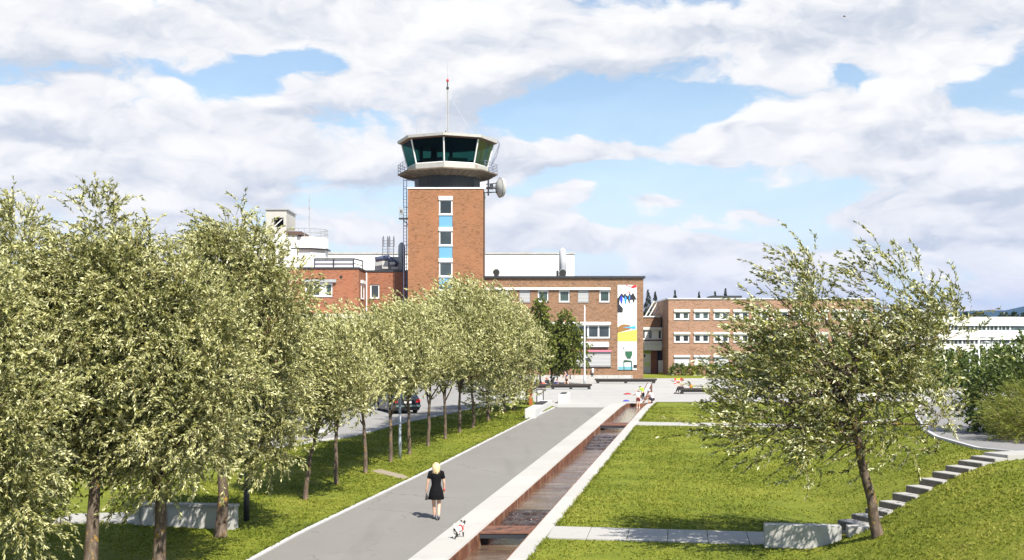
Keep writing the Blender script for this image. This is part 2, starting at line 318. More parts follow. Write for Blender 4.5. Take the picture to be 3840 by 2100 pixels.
# ---------------------------------------------------------------- helpers
def link(o, parent=None):
    COL.objects.link(o)
    if parent is not None: o.parent = parent
    return o
def tag(o, label=None, cat=None, group=None, kind=None):
    if label: o['label'] = label
    if cat: o['category'] = cat
    if group: o['group'] = group
    if kind: o['kind'] = kind
    return o
def thing(name, label, cat, loc=(0, 0, 0), rz=0.0, group=None):
    o = bpy.data.objects.new(name, None); o.location = loc; o.rotation_euler = (0, 0, rz); o.empty_display_size = .2
    COL.objects.link(o); return tag(o, label, cat, group)
def wloc(p):
    v = Vector((0, 0, 0))
    while p is not None: v += p.location; p = p.parent
    return v
def copy_tree(o, parent=None):
    c = o.copy(); COL.objects.link(c); c.parent = parent
    for ch in list(o.children): copy_tree(ch, c)
    return c
class MB:
    """collects shapes for ONE mesh"""
    def __init__(s): s.v = []; s.f = []
    def add(s, vs, fs):
        k = len(s.v); s.v += [tuple(p) for p in vs]; s.f += [tuple(i + k for i in f) for f in fs]; return s
    def box(s, x0, x1, y0, y1, z0, z1):
        return s.add([(x0, y0, z0), (x1, y0, z0), (x1, y1, z0), (x0, y1, z0), (x0, y0, z1), (x1, y0, z1), (x1, y1, z1), (x0, y1, z1)],
                     [(3, 2, 1, 0), (4, 5, 6, 7), (0, 1, 5, 4), (1, 2, 6, 5), (2, 3, 7, 6), (3, 0, 4, 7)])
    def obox(s, c, ax, hx, hy, z0, z1):
        """a box turned in plan: centre c, unit axis ax, half sizes"""
        a = Vector((ax[0], ax[1], 0)).normalized(); b = Vector((-a.y, a.x, 0)); c = Vector((c[0], c[1], 0)); P = []
        for z in (z0, z1):
            for i, j in ((-1, -1), (1, -1), (1, 1), (-1, 1)):
                p = c + a * hx * i + b * hy * j; P.append((p.x, p.y, z))
        return s.add(P, [(3, 2, 1, 0), (4, 5, 6, 7), (0, 1, 5, 4), (1, 2, 6, 5), (2, 3, 7, 6), (3, 0, 4, 7)])
    def tube(s, pts, rad, n=8, cap=True):
        pts = [Vector(p) for p in pts]; rad = rad if hasattr(rad, '__len__') else [rad] * len(pts); rings = []
        up = None
        for i, p in enumerate(pts):
            d = (pts[min(i + 1, len(pts) - 1)] - pts[max(i - 1, 0)])
            d = d.normalized() if d.length > 1e-9 else Vector((0, 0, 1))
            if up is None: up = Vector((1, 0, 0)) if abs(d.x) < .9 else Vector((0, 1, 0))
            a = (up - d * up.dot(d)).normalized(); up = a; b = d.cross(a)
            rings.append([p + (a * math.cos(q) + b * math.sin(q)) * rad[i] for q in [2 * math.pi * k / n for k in range(n)]])
        vs = [v for r in rings for v in r]; fs = []
        for i in range(len(pts) - 1):
            for k in range(n): fs.append((i * n + k, i * n + (k + 1) % n, (i + 1) * n + (k + 1) % n, (i + 1) * n + k))
        if cap: fs += [tuple(range(n - 1, -1, -1)), tuple((len(pts) - 1) * n + k for k in range(n))]
        return s.add(vs, fs)
    def lathe(s, prof, n=24, c=(0, 0, 0), ph=0.0, sx=1.0, sy=1.0):
        """profile of (radius, z), closed at the ends"""
        vs = []; fs = []
        for r, z in prof:
            for k in range(n):
                q = 2 * math.pi * k / n + ph; vs.append((c[0] + r * math.sin(q) * sx, c[1] - r * math.cos(q) * sy, c[2] + z))
        for i in range(len(prof) - 1):
            for k in range(n): fs.append((i * n + k, i * n + (k + 1) % n, (i + 1) * n + (k + 1) % n, (i + 1) * n + k))
        if prof[0][0] > 1e-6: fs.append(tuple(range(n - 1, -1, -1)))
        if prof[-1][0] > 1e-6: fs.append(tuple((len(prof) - 1) * n + k for k in range(n)))
        return s.add(vs, fs)
    def prism(s, poly, y0, y1):
        """polygon in x,z pushed from y0 to y1"""
        n = len(poly); A = sum(poly[i][0] * poly[(i + 1) % n][1] - poly[(i + 1) % n][0] * poly[i][1] for i in range(n))
        if A < 0: poly = poly[::-1]
        vs = [(x, y0, z) for x, z in poly] + [(x, y1, z) for x, z in poly]
        fs = [tuple(range(n)), tuple(range(2 * n - 1, n - 1, -1))] + [(i, i + n, (i + 1) % n + n, (i + 1) % n) for i in range(n)]
        return s.add(vs, fs)
    def build(s, name, m, parent=None, smooth=False, world=False, bevel=0.0):
        me = bpy.data.meshes.new(name)
        off = wloc(parent) if (world and parent is not None) else Vector((0, 0, 0))
        me.from_pydata([(x - off.x, y - off.y, z - off.z) for x, y, z in s.v], [], s.f)
        me.validate(); me.update()
        bm = bmesh.new(); bm.from_mesh(me); bmesh.ops.recalc_face_normals(bm, faces=bm.faces)
        if bevel: bmesh.ops.bevel(bm, geom=[e for e in bm.edges if len(e.link_faces) == 2 and e.calc_face_angle(0) > .5], offset=bevel, segments=2, affect='EDGES', clamp_overlap=True)
        bm.to_mesh(me); bm.free()
        for x in (m if isinstance(m, (list, tuple)) else [m]): me.materials.append(x)
        if smooth: me.shade_smooth() if hasattr(me, 'shade_smooth') else None
        return link(bpy.data.objects.new(name, me), parent)
def np_mesh(name, verts, faces, m, parent=None, mi=None, smooth=False):
    """a mesh straight from numpy arrays; faces is (n,k)"""
    me = bpy.data.meshes.new(name); verts = np.asarray(verts, np.float32); faces = np.asarray(faces, np.int32); k = faces.shape[1]
    me.vertices.add(len(verts)); me.vertices.foreach_set('co', verts.ravel())
    me.loops.add(faces.size); me.loops.foreach_set('vertex_index', faces.ravel())
    me.polygons.add(len(faces)); me.polygons.foreach_set('loop_start', np.arange(0, faces.size, k, dtype=np.int32))
    try: me.polygons.foreach_set('loop_total', np.full(len(faces), k, np.int32))
    except Exception: pass
    for x in (m if isinstance(m, (list, tuple)) else [m]): me.materials.append(x)
    if mi is not None: me.polygons.foreach_set('material_index', np.asarray(mi, np.int32))
    me.polygons.foreach_set('use_smooth', np.full(len(faces), bool(smooth)))
    me.update(calc_edges=True)
    return link(bpy.data.objects.new(name, me), parent)
def V(x, y): return x / 2.5156, y / 2.5156
def WX(px, Y): return (px - 512) * Y / F
def WZ(py, Y): return CZ + (HZ - py) * Y / F
# ---------------------------------------------------------------- the lie of the land
KX, Y0 = .1878, 28.67
def prof(Y): return .0243 * (np.clip(Y, -20, 74.1) - 34.2)
BY = [5, 20, 25, 29.8, 34.2, 37.8, 44.7, 58.9, 76, 95]
BX = [7.6, 11.2, 12.0, 12.7, 14.7, 15.1, 16.5, 20.7, 27, 37]
BD = [2.3, 2.3, 2.25, 2.15, 1.95, 1.65, 1.28, .62, .10, .0]
BW = [5, 5, 5.0, 5.0, 5.6, 5.6, 5.4, 5, 5, 5]
def terr(X, Y):
    X = np.asarray(X, float); Y = np.asarray(Y, float)
    t = np.clip((X - (np.interp(Y, BY, BX) - np.interp(Y, BY, BW))) / np.interp(Y, BY, BW), 0, 1)
    z = prof(Y) + np.interp(Y, BY, BD) * (.55 * t * t * (3 - 2 * t) + .45 * t)
    # gentle unevenness of the grassed ground left of the path
    lf = np.clip((-6.4 + KX * (Y - Y0) * .55 - X - 1.0) / 3, 0, 1) * np.clip((74 - Y) / 10, 0, 1)
    z = z + lf * (.10 * np.sin(X * .55 + 1.0) * np.cos(Y * .35) + .0)
    return z
def tz(x, y): return float(terr(x, y))
def G(px, py):
    """the ground point a pixel looks at (flat profile part)"""
    a = (py - HZ) / F; Yp = (CZ + .0243 * 34.2) / (a + .0243)
    if Yp > 74.1: Yp = (CZ - .97) / a
    return WX(px, Yp), Yp
def UX(U, Y): return U + KX * (Y - Y0)
CH_L, CH_R, PV_L, PV_R, CH_END = -1.56, -.105, -2.56, .40, 79.0
us = np.unique(np.concatenate([[-4000, -2000, -900, -400, -200, -110, -70, -50, -38, -30], np.arange(-26, -2, 1.0), np.arange(-2, 22, .5), [CH_L, CH_R], np.arange(22, 34, 1), [36, 40, 50, 70, 110, 200, 400, 900, 2000, 4000]]))
ys = np.unique(np.concatenate([[-30, -10, 0, 8, 14, 18], np.arange(20, 80.1, .5), np.arange(82, 100, 2), [105, 115, 130, 160, 220, 300, 450, 700, 1100, 2000, 4000, 7000]]))
UU, YY = np.meshgrid(us, ys, indexing='xy'); XX = UU + KX * (np.clip(YY, -30, 140) - Y0)
gv = np.stack([XX, YY, terr(XX, YY)], -1).reshape(-1, 3); nu = len(us)
gf = []
for j in range(len(ys) - 1):
    for i in range(nu - 1):
        if us[i] >= CH_L - 1e-6 and us[i + 1] <= CH_R + 1e-6 and ys[j + 1] <= CH_END + .01: continue
        gf.append((j * nu + i, j * nu + i + 1, (j + 1) * nu + i + 1, (j + 1) * nu + i))
ground = np_mesh('ground', gv, gf, M_GRASS, smooth=True); tag(ground, kind='structure')
def sheet(name, Ys, left, right, m, dz=.012, n=6, thick=0.0):
    """a surface lying dz above the ground between two edge functions of Y; with a thickness its rims go down"""
    Ys = np.asarray(Ys, float); v = []; f = []
    for y in Ys:
        l, r = left(y), right(y)
        for i in range(n + 1):
            x = l + (r - l) * i / n; v.append((x, y, tz(x, y) + dz))
    for j in range(len(Ys) - 1):
        for i in range(n): a = j * (n + 1) + i; f.append((a, a + 1, a + n + 2, a + n + 1))
    if thick:
        k = len(v); v += [(x, y, z - thick) for x, y, z in v]
        for j in range(len(Ys) - 1):
            a = j * (n + 1); b = a + n + 1; f.append((a, b, b + k, a + k)); a += n; b += n; f.append((b, a, a + k, b + k))
        for i in range(n):
            f.append((i + 1, i, i + k, i + 1 + k)); q = (len(Ys) - 1) * (n + 1) + i; f.append((q, q + 1, q + 1 + k, q + k))
    o = np_mesh(name, v, f, m); tag(o, kind='structure'); return o
kp = [G(*p) for p in ((254.4, 560), (303.8, 532.8), (365, 503), (432.4, 470.1), (486, 442.5), (533.3, 418.3), (555.5, 407.9))]
kY = [5] + [p[1] for p in kp]; kX = [kp[0][0] - (kp[0][1] - 5) * .17] + [p[0] for p in kp]
def kerbx(y): return float(np.interp(y, kY, kX))
END = kp[-1][1]
sheet('asphalt_path', np.linspace(8, END, 40), kerbx, lambda y: UX(PV_L, y), M_ASPHALT, .014)
sheet('kerb', np.linspace(8, END, 60), lambda y: kerbx(y) - .13, kerbx, M_KERB, .05, 1, .2)
sheet('stone_paving', np.linspace(8, CH_END, 60), lambda y: UX(PV_L, y), lambda y: UX(CH_L, y), M_PAVING, .03, 2, .1)
sheet('stone_edging', np.linspace(8, 81, 60), lambda y: UX(CH_R, y), lambda y: UX(PV_R, y), M_PAVING, .03, 1, .1)
sheet('plaza', np.linspace(END, CH_END, 4), lambda y: 2.95 - (y - END) * .15, lambda y: UX(PV_L, y), M_PLAZA, .024)
sheet('plaza', [CH_END, 81.0], lambda y: 2.2, lambda y: UX(CH_R, y), M_PLAZA, .024)
sheet('plaza', [81, 85, 90, 96, 104, 116, 131], lambda y: 1.55, lambda y: 42.0, M_PLAZA, .024)
def parkx(y): return float(np.interp(y, [38, 44.6, 48, 52, 56, 61.4, 68, 75, 81, 90, 131], [-34, -19.9, -14.6, -10.3, -8.3, -6.7, -4.6, -2.0, .2, 1.4, 1.4]))
sheet('parking_road', np.linspace(38, 129, 60), lambda y: -80.0, parkx, M_PARKASPHALT, .024, 30)
sheet('kerb', np.linspace(48, 80, 50), lambda y: parkx(y) - .02, lambda y: parkx(y) + .13, M_KERB, .07, 1, .2)
# crossing paths of slabs on the lawn
def slabs(name, s0, ang, L, w, n, m, gap=.02, dz=.035):
    d = Vector((math.cos(ang), math.sin(ang), 0)); q = Vector((-d.y, d.x, 0)); v = []; f = []
    for i in range(n):
        a, b = L * i / n + gap / 2, L * (i + 1) / n - gap / 2; k = len(v)
        for j in range(5):
            for sgn in (-1, 1):
                p = Vector((*s0, 0)) + d * (a + (b - a) * j / 4) + q * sgn * w / 2; v.append((p.x, p.y, tz(p.x, p.y) + dz))
        for j in range(4): f.append((k + 2 * j, k + 2 * j + 2, k + 2 * j + 3, k + 2 * j + 1))
        t = len(v); v += [(x, y, z - .12) for x, y, z in v[k:k + 10]]
        f += [(k, k + 8, t + 8, t), (k + 9, k + 1, t + 1, t + 9), (k + 1, k, t, t + 1), (k + 8, k + 9, t + 9, t + 8)]
    o = np_mesh(name, v, f, m); return tag(o, kind='structure')
A1 = math.atan(-.15)
s1y = 32.2; slabs('footpath', (UX(PV_R, s1y) + .01, s1y), A1, 7.6, 1.7, 7, M_SLAB)
s2y = 63.6; slabs('footpath', (UX(PV_R, s2y) + .01, s2y), math.atan(-.16), 13.6, 1.8, 6, M_SLAB, .01)
XLY = [8, 20, 30, 34.2, 37.8, 44.7, 50, 58.9, 66, 76, 85, 95, 104]; XLX = [12, 13.4, 14.4, 15.2, 15.4, 16.6, 18.0, 20.9, 23.2, 27.2, 31.6, 37.2, 43]
def plx(y): return float(np.interp(y, XLY, XLX))
sheet('curved_path', np.linspace(22, 103, 110), plx, lambda y: plx(y) + 3.6, M_PATHASPHALT, .05, 4, .1)
sheet('kerb', np.linspace(34, 100, 110), lambda y: plx(y) - .14, plx, M_KERB, .085, 1, .2)
# the sunken channel: steel lining, water in falls
def waterz(y): return float(np.interp(y, [8, 33.3, 36.9, 54.7, 59.6, 78.9], [-.80, -.36, -.10, .13, .41, .78]))
cw_ = thing('water_channel', 'long sunken water channel lined with rusted steel between pale paving strips', 'water channel', (UX(-.8, 40), 40, 0))
Ysc = np.linspace(8, CH_END, 50)
def wall(u0, u1, name, m):
    v = []; f = []
    for y in Ysc:
        zt = float(prof(y)) + .028
        v += [(UX(u0, y), y, zt), (UX(u1, y), y, zt), (UX(u1, y), y, waterz(y) - .25), (UX(u0, y), y, waterz(y) - .25)]
    for j in range(len(Ysc) - 1):
        for k in range(4): f.append((4 * j + k, 4 * j + (k + 1) % 4, 4 * j + 4 + (k + 1) % 4, 4 * j + 4 + k))
    mb = MB(); mb.add(v, f); return mb.build(name, m, cw_, world=True)
wall(CH_L, CH_L + .03, 'steel_side', M_RUST); wall(CH_R - .03, CH_R, 'steel_side', M_RUST)
mb = MB(); mb.add([(UX(CH_L, CH_END), CH_END, .998), (UX(CH_R, CH_END), CH_END, .998), (UX(CH_R, CH_END), CH_END, .4), (UX(CH_L, CH_END), CH_END, .4),
                   (UX(CH_L, CH_END), CH_END - .03, .998), (UX(CH_R, CH_END), CH_END - .03, .998), (UX(CH_R, CH_END), CH_END - .03, .4), (UX(CH_L, CH_END), CH_END - .03, .4)],
                  [(0, 1, 2, 3), (4, 5, 6, 7), (0, 1, 5, 4), (1, 2, 6, 5), (3, 2, 6, 7), (0, 3, 7, 4)]); mb.build('steel_end', M_RUST, cw_, world=True)
def water(name, ya, yb, m, n, fn):
    v = []; f = []; nx = 14
    for y in np.linspace(ya, yb, n):
        for i in range(nx + 1):
            x = UX(CH_L + .03 + (CH_R - CH_L - .06) * i / nx, y); v.append((x, y, fn(x, y)))
    for j in range(n - 1):
        for i in range(nx): a = j * (nx + 1) + i; f.append((a, a + 1, a + nx + 2, a + nx + 1))
    o = np_mesh(name, v, f, m, smooth=True); return tag(o, kind='structure')
for a, b in ((8, 33.3), (36.9, 54.7), (59.6, 78.97)): water('water', a, b, M_WATER, 60, lambda x, y: waterz(y) + .006 * math.sin(y * 4.1 + x))
rng = random.Random(4)
for a, b in ((33.3, 36.9), (54.7, 59.6)):
    za, zb = waterz(a), waterz(b); nst = 5
    def stepz(x, y, a=a, b=b, za=za, zb=zb):
        q = (y - a) / (b - a) * nst; i = min(int(q), nst - 1); fr = q - i
        s = min(1, fr / .18); s = s * s * (3 - 2 * s)
        return za + (zb - za) * (i + s) / nst + (.025 * math.sin(x * 9 + i * 2) * math.sin(y * 7) + .02 * math.sin(x * 23 + y * 11)) * (0 if fr in (0, 1) else 1)
    water('water', a, b, M_CASCADE, 90, stepz)
# steel bridges over the channel
def bridge(y, d, label):
    zt = float(prof(y)) + .03; x0, x1 = UX(CH_L + .02, y), UX(CH_R - .02, y)
    t = thing('footbridge', label, 'footbridge', ((x0 + x1) / 2, y, zt), 0, 'steel plates bridging the water channel')
    sk = KX * d
    mb = MB(); xm = (x1 - x0) / 2; s1, s0 = d / 2, -d / 2; k0 = -sk / 2; k1 = sk / 2
    P = [(-xm + k0, s0, 0), (xm + k0, s0, 0), (xm + k1, s1, 0), (-xm + k1, s1, 0)]
    mb.add([(a, b, .012) for a, b, c in P] + [(a, b, -.03) for a, b, c in P], [(0, 1, 2, 3), (7, 6, 5, 4), (0, 4, 5, 1), (1, 5, 6, 2), (2, 6, 7, 3), (3, 7, 4, 0)])
    mb.build('deck', M_RUSTPLATE, t)
    mb = MB(); mb.add([(-xm + k0, s0 + .02, -.031), (xm + k0, s0 + .02, -.031), (xm + k0, s0 + .02, -.16), (-xm + k0, s0 + .02, -.16), (-xm + k0, s0 + .06, -.031), (xm + k0, s0 + .06, -.031), (xm + k0, s0 + .06, -.16), (-xm + k0, s0 + .06, -.16)],
                      [(3, 2, 1, 0), (4, 5, 6, 7), (0, 1, 5, 4), (1, 2, 6, 5), (2, 3, 7, 6), (3, 0, 4, 7)]); mb.build('beam', M_DARK, t)
    # curved slots cut through the plate
    mb = MB(); rr = random.Random(int(y))
    for i in range(7):
        cx, cy = -xm * .75 + 1.5 * xm * i / 6 + rr.uniform(-.05, .05), rr.uniform(-.2, .2) * d; a0 = rr.uniform(.6, 1.3); pts = []
        for q in range(5):
            a = -.5 + q * .25; pts.append((cx + .09 * math.sin(a * 1.5) + (q - 2) * .045 * math.cos(a0), cy + (q - 2) * .085 * d * math.sin(a0)))
        vs = [(x - .030, y_, .016) for x, y_ in pts] + [(x + .030, y_, .016) for x, y_ in pts]
        mb.add(vs, [(k, k + 5, k + 6, k + 1) for k in range(4)])
    mb.build('cut_slot', M_BLACK, t); return t
bridge(32.55, 1.15, 'rusted steel plate bridge with cut slots, beside the small dog')
bridge(63.2, 1.9, 'rusted steel plate bridge further up the channel below the wading children')
# rising steel chute at the head of the channel
ch = thing('water_chute', 'slender rusted steel chute rising from the channel head towards the black bench', 'water chute', (8.85, 79, .97))
a, b = Vector((8.62, 79.2, .99)), Vector((10.95, 93.0, 1.0)); h0, h1, wd = .06, .92, .36; dr = (b - a).normalized(); sd = Vector((dr.y, -dr.x, 0))
def side(o, nm, m, drop=0.0, wdt=.03):
    mb = MB(); P = []
    for k in (0, wdt): P += [a + sd * (o + k) - Vector((0, 0, .01)), b + sd * (o + k) - Vector((0, 0, .01)), b + sd * (o + k) + Vector((0, 0, h1 - drop)), a + sd * (o + k) + Vector((0, 0, h0 - drop * .3))]
    mb.add(P, [(0, 1, 2, 3), (7, 6, 5, 4), (0, 1, 5, 4), (1, 2, 6, 5), (2, 3, 7, 6), (3, 0, 4, 7)]); return mb.build(nm, m, ch, world=True)
side(0, 'side_plate', M_RUSTPLATE); side(wd, 'side_plate', M_RUST); side(.031, 'water_bed', M_ZINC, .10, wd - .032)
# ---------------------------------------------------------------- buildings
def facade(mb, x0, x1, z0, z1, y, holes, depth=.22):
    """a wall facing the camera with real openings and reveals"""
    xs = sorted({x0, x1, *[h[0] for h in holes], *[h[1] for h in holes]}); zs = sorted({z0, z1, *[h[2] for h in holes], *[h[3] for h in holes]})
    xs = [x for x in xs if x0 - 1e-6 <= x <= x1 + 1e-6]; zs = [z for z in zs if z0 - 1e-6 <= z <= z1 + 1e-6]
    for i in range(len(xs) - 1):
        for j in range(len(zs) - 1):
            cx, cz = (xs[i] + xs[i + 1]) / 2, (zs[j] + zs[j + 1]) / 2
            if any(h[0] < cx < h[1] and h[2] < cz < h[3] for h in holes): continue
            mb.add([(xs[i], y, zs[j]), (xs[i + 1], y, zs[j]), (xs[i + 1], y, zs[j + 1]), (xs[i], y, zs[j + 1])], [(0, 1, 2, 3)])
    for a, b, c, d in holes:
        yb = y + depth
        mb.add([(a, y, c), (b, y, c), (b, y, d), (a, y, d), (a, yb, c), (b, yb, c), (b, yb, d), (a, yb, d)], [(0, 4, 5, 1), (1, 5, 6, 2), (2, 6, 7, 3), (3, 7, 4, 0)])
def shell(mb, x0, x1, y0, y1, z0, z1):
    """the sides, back and top of a block whose front is a facade"""
    P = [(x0, y0, z0), (x1, y0, z0), (x1, y1, z0), (x0, y1, z0), (x0, y0, z1), (x1, y0, z1), (x1, y1, z1), (x0, y1, z1)]
    mb.add(P, [(1, 2, 6, 5), (2, 3, 7, 6), (3, 0, 4, 7), (4, 5, 6, 7)])
def window(par, h, y, mull=(), pane=None, kind='glass', cap=0.0, fr=.09, depth=.10, capw=.0, sill=True):
    """frame (> pane, awning box, blind, sill) filling the opening h=(x0,x1,z0,z1) of a facade at y"""
    x0, x1, z0, z1 = h; mb = MB(); a, b = y + depth, y + depth + .07; g = .003
    mb.box(x0 + g, x0 + fr, a, b, z0 + g, z1 - g); mb.box(x1 - fr, x1 - g, a, b, z0 + g, z1 - g)
    mb.box(x0 + fr, x1 - fr, a, b, z0 + g, z0 + fr); mb.box(x0 + fr, x1 - fr, a, b, z1 - fr, z1 - g)
    for mx, mw in mull: mb.box(mx - mw / 2, mx + mw / 2, a - .004, b + .004, z0 + fr, z1 - fr)
    wf = mb.build('window', M_WHITEFRAME, par, world=True)
    def sub(nm, m, bx, bev=0):
        mb = MB()
        for q in bx: mb.box(*q)
        o = mb.build(nm, m, None, bevel=bev); c = wloc(par); o.location = -c; o.parent = wf; return o
    if kind == 'glass': sub('pane', pane or M_PANE, [(x0 + fr, x1 - fr, b - .03, b - .015, z0 + fr, z1 - fr)])
    else: sub('blind', M_BLIND if kind == 'blind' else M_ROLLER, [(x0 + .03, x1 - .03, a - .05, a - .01, z0 + .03, z1 - .03)])
    if cap: sub('awning_box', M_WHITE, [(x0 - capw, x1 + capw, y - .14, y - .003, z1 - .02, z1 + cap)], .02)
    if sill: sub('sill', M_GREYMETAL, [(x0 - .04, x1 + .04, y - .07, y + .04, z0 - .06, z0 - .004)])
    return wf
def hole(px0, px1, py0, py1, Y): return (WX(px0, Y), WX(px1, Y), WZ(py1, Y), WZ(py0, Y))
BASE = .90
# --- control tower
YT = 127.0; TX0, TX1, TZ = -11.50, -3.18, 22.05; TD = 8.6
tw = thing('control_tower', 'tall square orange brick control tower with glazed cab and mast', 'control tower', (-7.35, 131, BASE))
pitch = 3.43; wx0, wx1 = WX(438.9, YT), WX(452.5, YT); holes = []
for i in range(5):
    zt = WZ(199.8, YT) - i * pitch; holes.append((wx0, wx1, zt - 1.62, zt))
mb = MB(); strip = (wx0, wx1, 3.0, holes[0][3] + .40)
facade(mb, TX0, TX1, BASE, TZ, YT, [strip], .16); shell(mb, TX0, TX1, YT, YT + TD, BASE, TZ)
mb.add([(wx0, YT + .16, 3.0), (wx1, YT + .16, 3.0), (wx1, YT + .16, strip[3]), (wx0, YT + .16, strip[3])], [(0, 1, 2, 3)])
mb.build('wall', M_TOWERBRICK, tw, world=True)
mb = MB(); mb.box(TX0 - .08, TX1 + .08, YT - .08, YT + TD + .08, TZ + .002, TZ + .16); mb.build('parapet_cap', M_WHITE, tw, world=True)
for i, h in enumerate(holes):
    wdw = window(tw, (h[0] + .01, h[1] - .01, h[2], h[3]), YT, pane=M_PANE, depth=.02, fr=.13, sill=False)
    def tsub(nm, m, *bx):
        mb = MB(); mb.box(*bx); o = mb.build(nm, m, None); o.location = -wloc(tw); o.parent = wdw
    tsub('awning_box', M_WHITE, h[0] - .03, h[1] + .03, YT - .13, YT + .10, h[3] + .002, h[3] + .40)
    tsub('sill', M_WHITE, h[0] - .05, h[1] + .05, YT - .06, YT + .10, h[2] - .09, h[2] - .002)
    mb = MB(); mb.box(h[0] + .02, h[1] - .02, YT + .03, YT + .12, h[2] - pitch + 1.62 + .40, h[2] - .10); mb.build('blue_panel', M_BLUEPANEL, tw, world=True)
    if i == 0:
        mb = MB(); mb.box(h[0] + .55, h[0] + .95, YT + .10, YT + .103, h[2] + .18, h[2] + .82); mb.box(h[0] + 1.05, h[0] + 1.10, YT + .10, YT + .103, h[2] + .2, h[2] + .8); o = mb.build('posted_sheet', M_WHITE, None); o.location = -wloc(tw); o.parent = wdw
CX, CY = -7.35, 131.2; PH = R(-1.5); OCT = 8
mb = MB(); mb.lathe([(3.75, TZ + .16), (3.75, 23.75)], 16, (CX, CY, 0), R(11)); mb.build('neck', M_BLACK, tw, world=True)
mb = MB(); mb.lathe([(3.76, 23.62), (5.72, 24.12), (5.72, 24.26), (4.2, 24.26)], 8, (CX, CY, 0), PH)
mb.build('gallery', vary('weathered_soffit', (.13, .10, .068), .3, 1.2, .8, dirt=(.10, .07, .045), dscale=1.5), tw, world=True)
mb = MB()
for k in range(40):
    q = 2 * math.pi * k / 40; c, s_ = math.cos(q), math.sin(q); rr = 5.5 * math.cos(R(22.5)) / max(math.cos(((q - PH) % R(45)) - R(22.5)), .01)
    p0 = Vector((CX + 3.8 * s_, CY - 3.8 * c, 23.60)); p1 = Vector((CX + rr * s_, CY - rr * c, 23.60 + .5 * (rr - 3.8) / 1.95)); mb.tube([p0, p1], .05, 4)
mb.build('gallery_beams', vary('brown_beam', (.13, .10, .07), .3, 2, .8), tw, world=True)
mb = MB(); mb.lathe([(4.62, 24.262), (4.66, 24.95), (4.2, 24.95)], 8, (CX, CY, 0), PH); mb.build('parapet_band', M_OFFWHITE, tw, world=True)
def ov(r, z, k): q = R(45) * k + PH; return Vector((CX + r * math.sin(q), CY - r * math.cos(q), z))
RB, RT, ZB, ZT_ = 4.52, 5.22, 24.96, 27.62
for k in range(8):
    A, B, C, D = ov(RB, ZB, k), ov(RB, ZB, k + 1), ov(RT, ZT_, k + 1), ov(RT, ZT_, k); mb = MB(); inn = Vector((CX, CY, 26)) - (A + C) / 2; inn = inn.normalized() * .03
    mb.add([A, B, C, D], [(0, 1, 2, 3)]); mb.build('cab_pane', M_CABGLASS, tw, world=True)
mb = MB()
for k in range(8): mb.tube([ov(RB + .03, ZB - .02, k), ov(RT + .03, ZT_, k)], .085, 6)
for k in range(8): mb.tube([ov(RB + .03, ZB + .03, k), ov(RB + .03, ZB + .03, k + 1)], .08, 6)
mb.build('cab_frame', M_WHITE, tw, world=True)
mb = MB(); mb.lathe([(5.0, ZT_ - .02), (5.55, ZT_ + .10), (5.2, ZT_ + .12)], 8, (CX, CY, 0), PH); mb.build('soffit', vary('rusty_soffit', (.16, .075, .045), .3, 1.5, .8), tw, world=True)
mb = MB(); mb.lathe([(5.2, ZT_ + .125), (5.72, ZT_ + .13), (5.76, ZT_ + .42), (.5, ZT_ + 1.02)], 8, (CX, CY, 0), PH); mb.build('cab_roof', M_OFFWHITE, tw, world=True)
mb = MB(); mb.lathe([(4.4, ZB - .3), (4.4, ZB - .2)], 8, (CX, CY, 0), PH); mb.lathe([(5.0, ZT_ - .1), (5.0, ZT_ - .05)], 8, (CX, CY, 0), PH); mb.build('cab_interior', mat('cab_inside', col=(.05, .06, .06), rough=.8), tw, world=True)
mb = MB()
for k in (0, 1, 7, 6, 2):
    A, B = ov(3.9, ZB - .2, k + .12), ov(3.9, ZB - .2, k + .88); C, D = ov(3.3, ZB - .2, k + .88), ov(3.3, ZB - .2, k + .12); up = Vector((0, 0, .85 if k in (0, 7) else .65))
    mb.add([A, B, C, D, A + up, B + up, C + up * 1.1, D + up * 1.1], [(0, 1, 5, 4), (1, 2, 6, 5), (2, 3, 7, 6), (3, 0, 4, 7), (4, 5, 6, 7)])
mb.build('console_desk', mat('console_dark', col=(.03, .035, .035), rough=.6), tw, world=True); mb = MB()
mb.box(CX - 2.0, CX - 1.3, CY + 1.2, CY + 1.7, ZB - .2, ZT_ - .1); mb.box(CX + .1, CX + .45, CY + 2, CY + 2.3, ZB - .2, ZT_ - .1); mb.box(CX - 3.2, CX - 2.9, CY + 1.0, CY + 1.2, ZB - .2, ZT_ - .1)
mb.build('cab_pillars', mat('console_dark', col=(.03, .035, .035), rough=.6), tw, world=True)
def rail(ks, nm='railing'):
    mb = MB()
    for hgt in (.38, .72, 1.05):
        for a in range(len(ks) - 1): mb.tube([ov(5.66, 24.26 + hgt, ks[a]), ov(5.66, 24.26 + hgt, ks[a + 1])], .028, 5)
    for a in range(len(ks) - 1):
        for j in range(4): p = ov(5.66, 24.26, ks[a]).lerp(ov(5.66, 24.26, ks[a + 1]), j / 3); mb.tube([p, p + Vector((0, 0, 1.05))], .03, 5)
    return mb.build(nm, vary('blue_grey_rail', (.22, .24, .32), .1, 2, .5, .3), tw, world=True)
rail([1.15, 2, 3, 3.4]); rail([4.6, 5, 6, 6.85])
zr = ZT_ + 1.0
mb = MB(); mc = Vector((CX, CY, 0)); N_ = 17
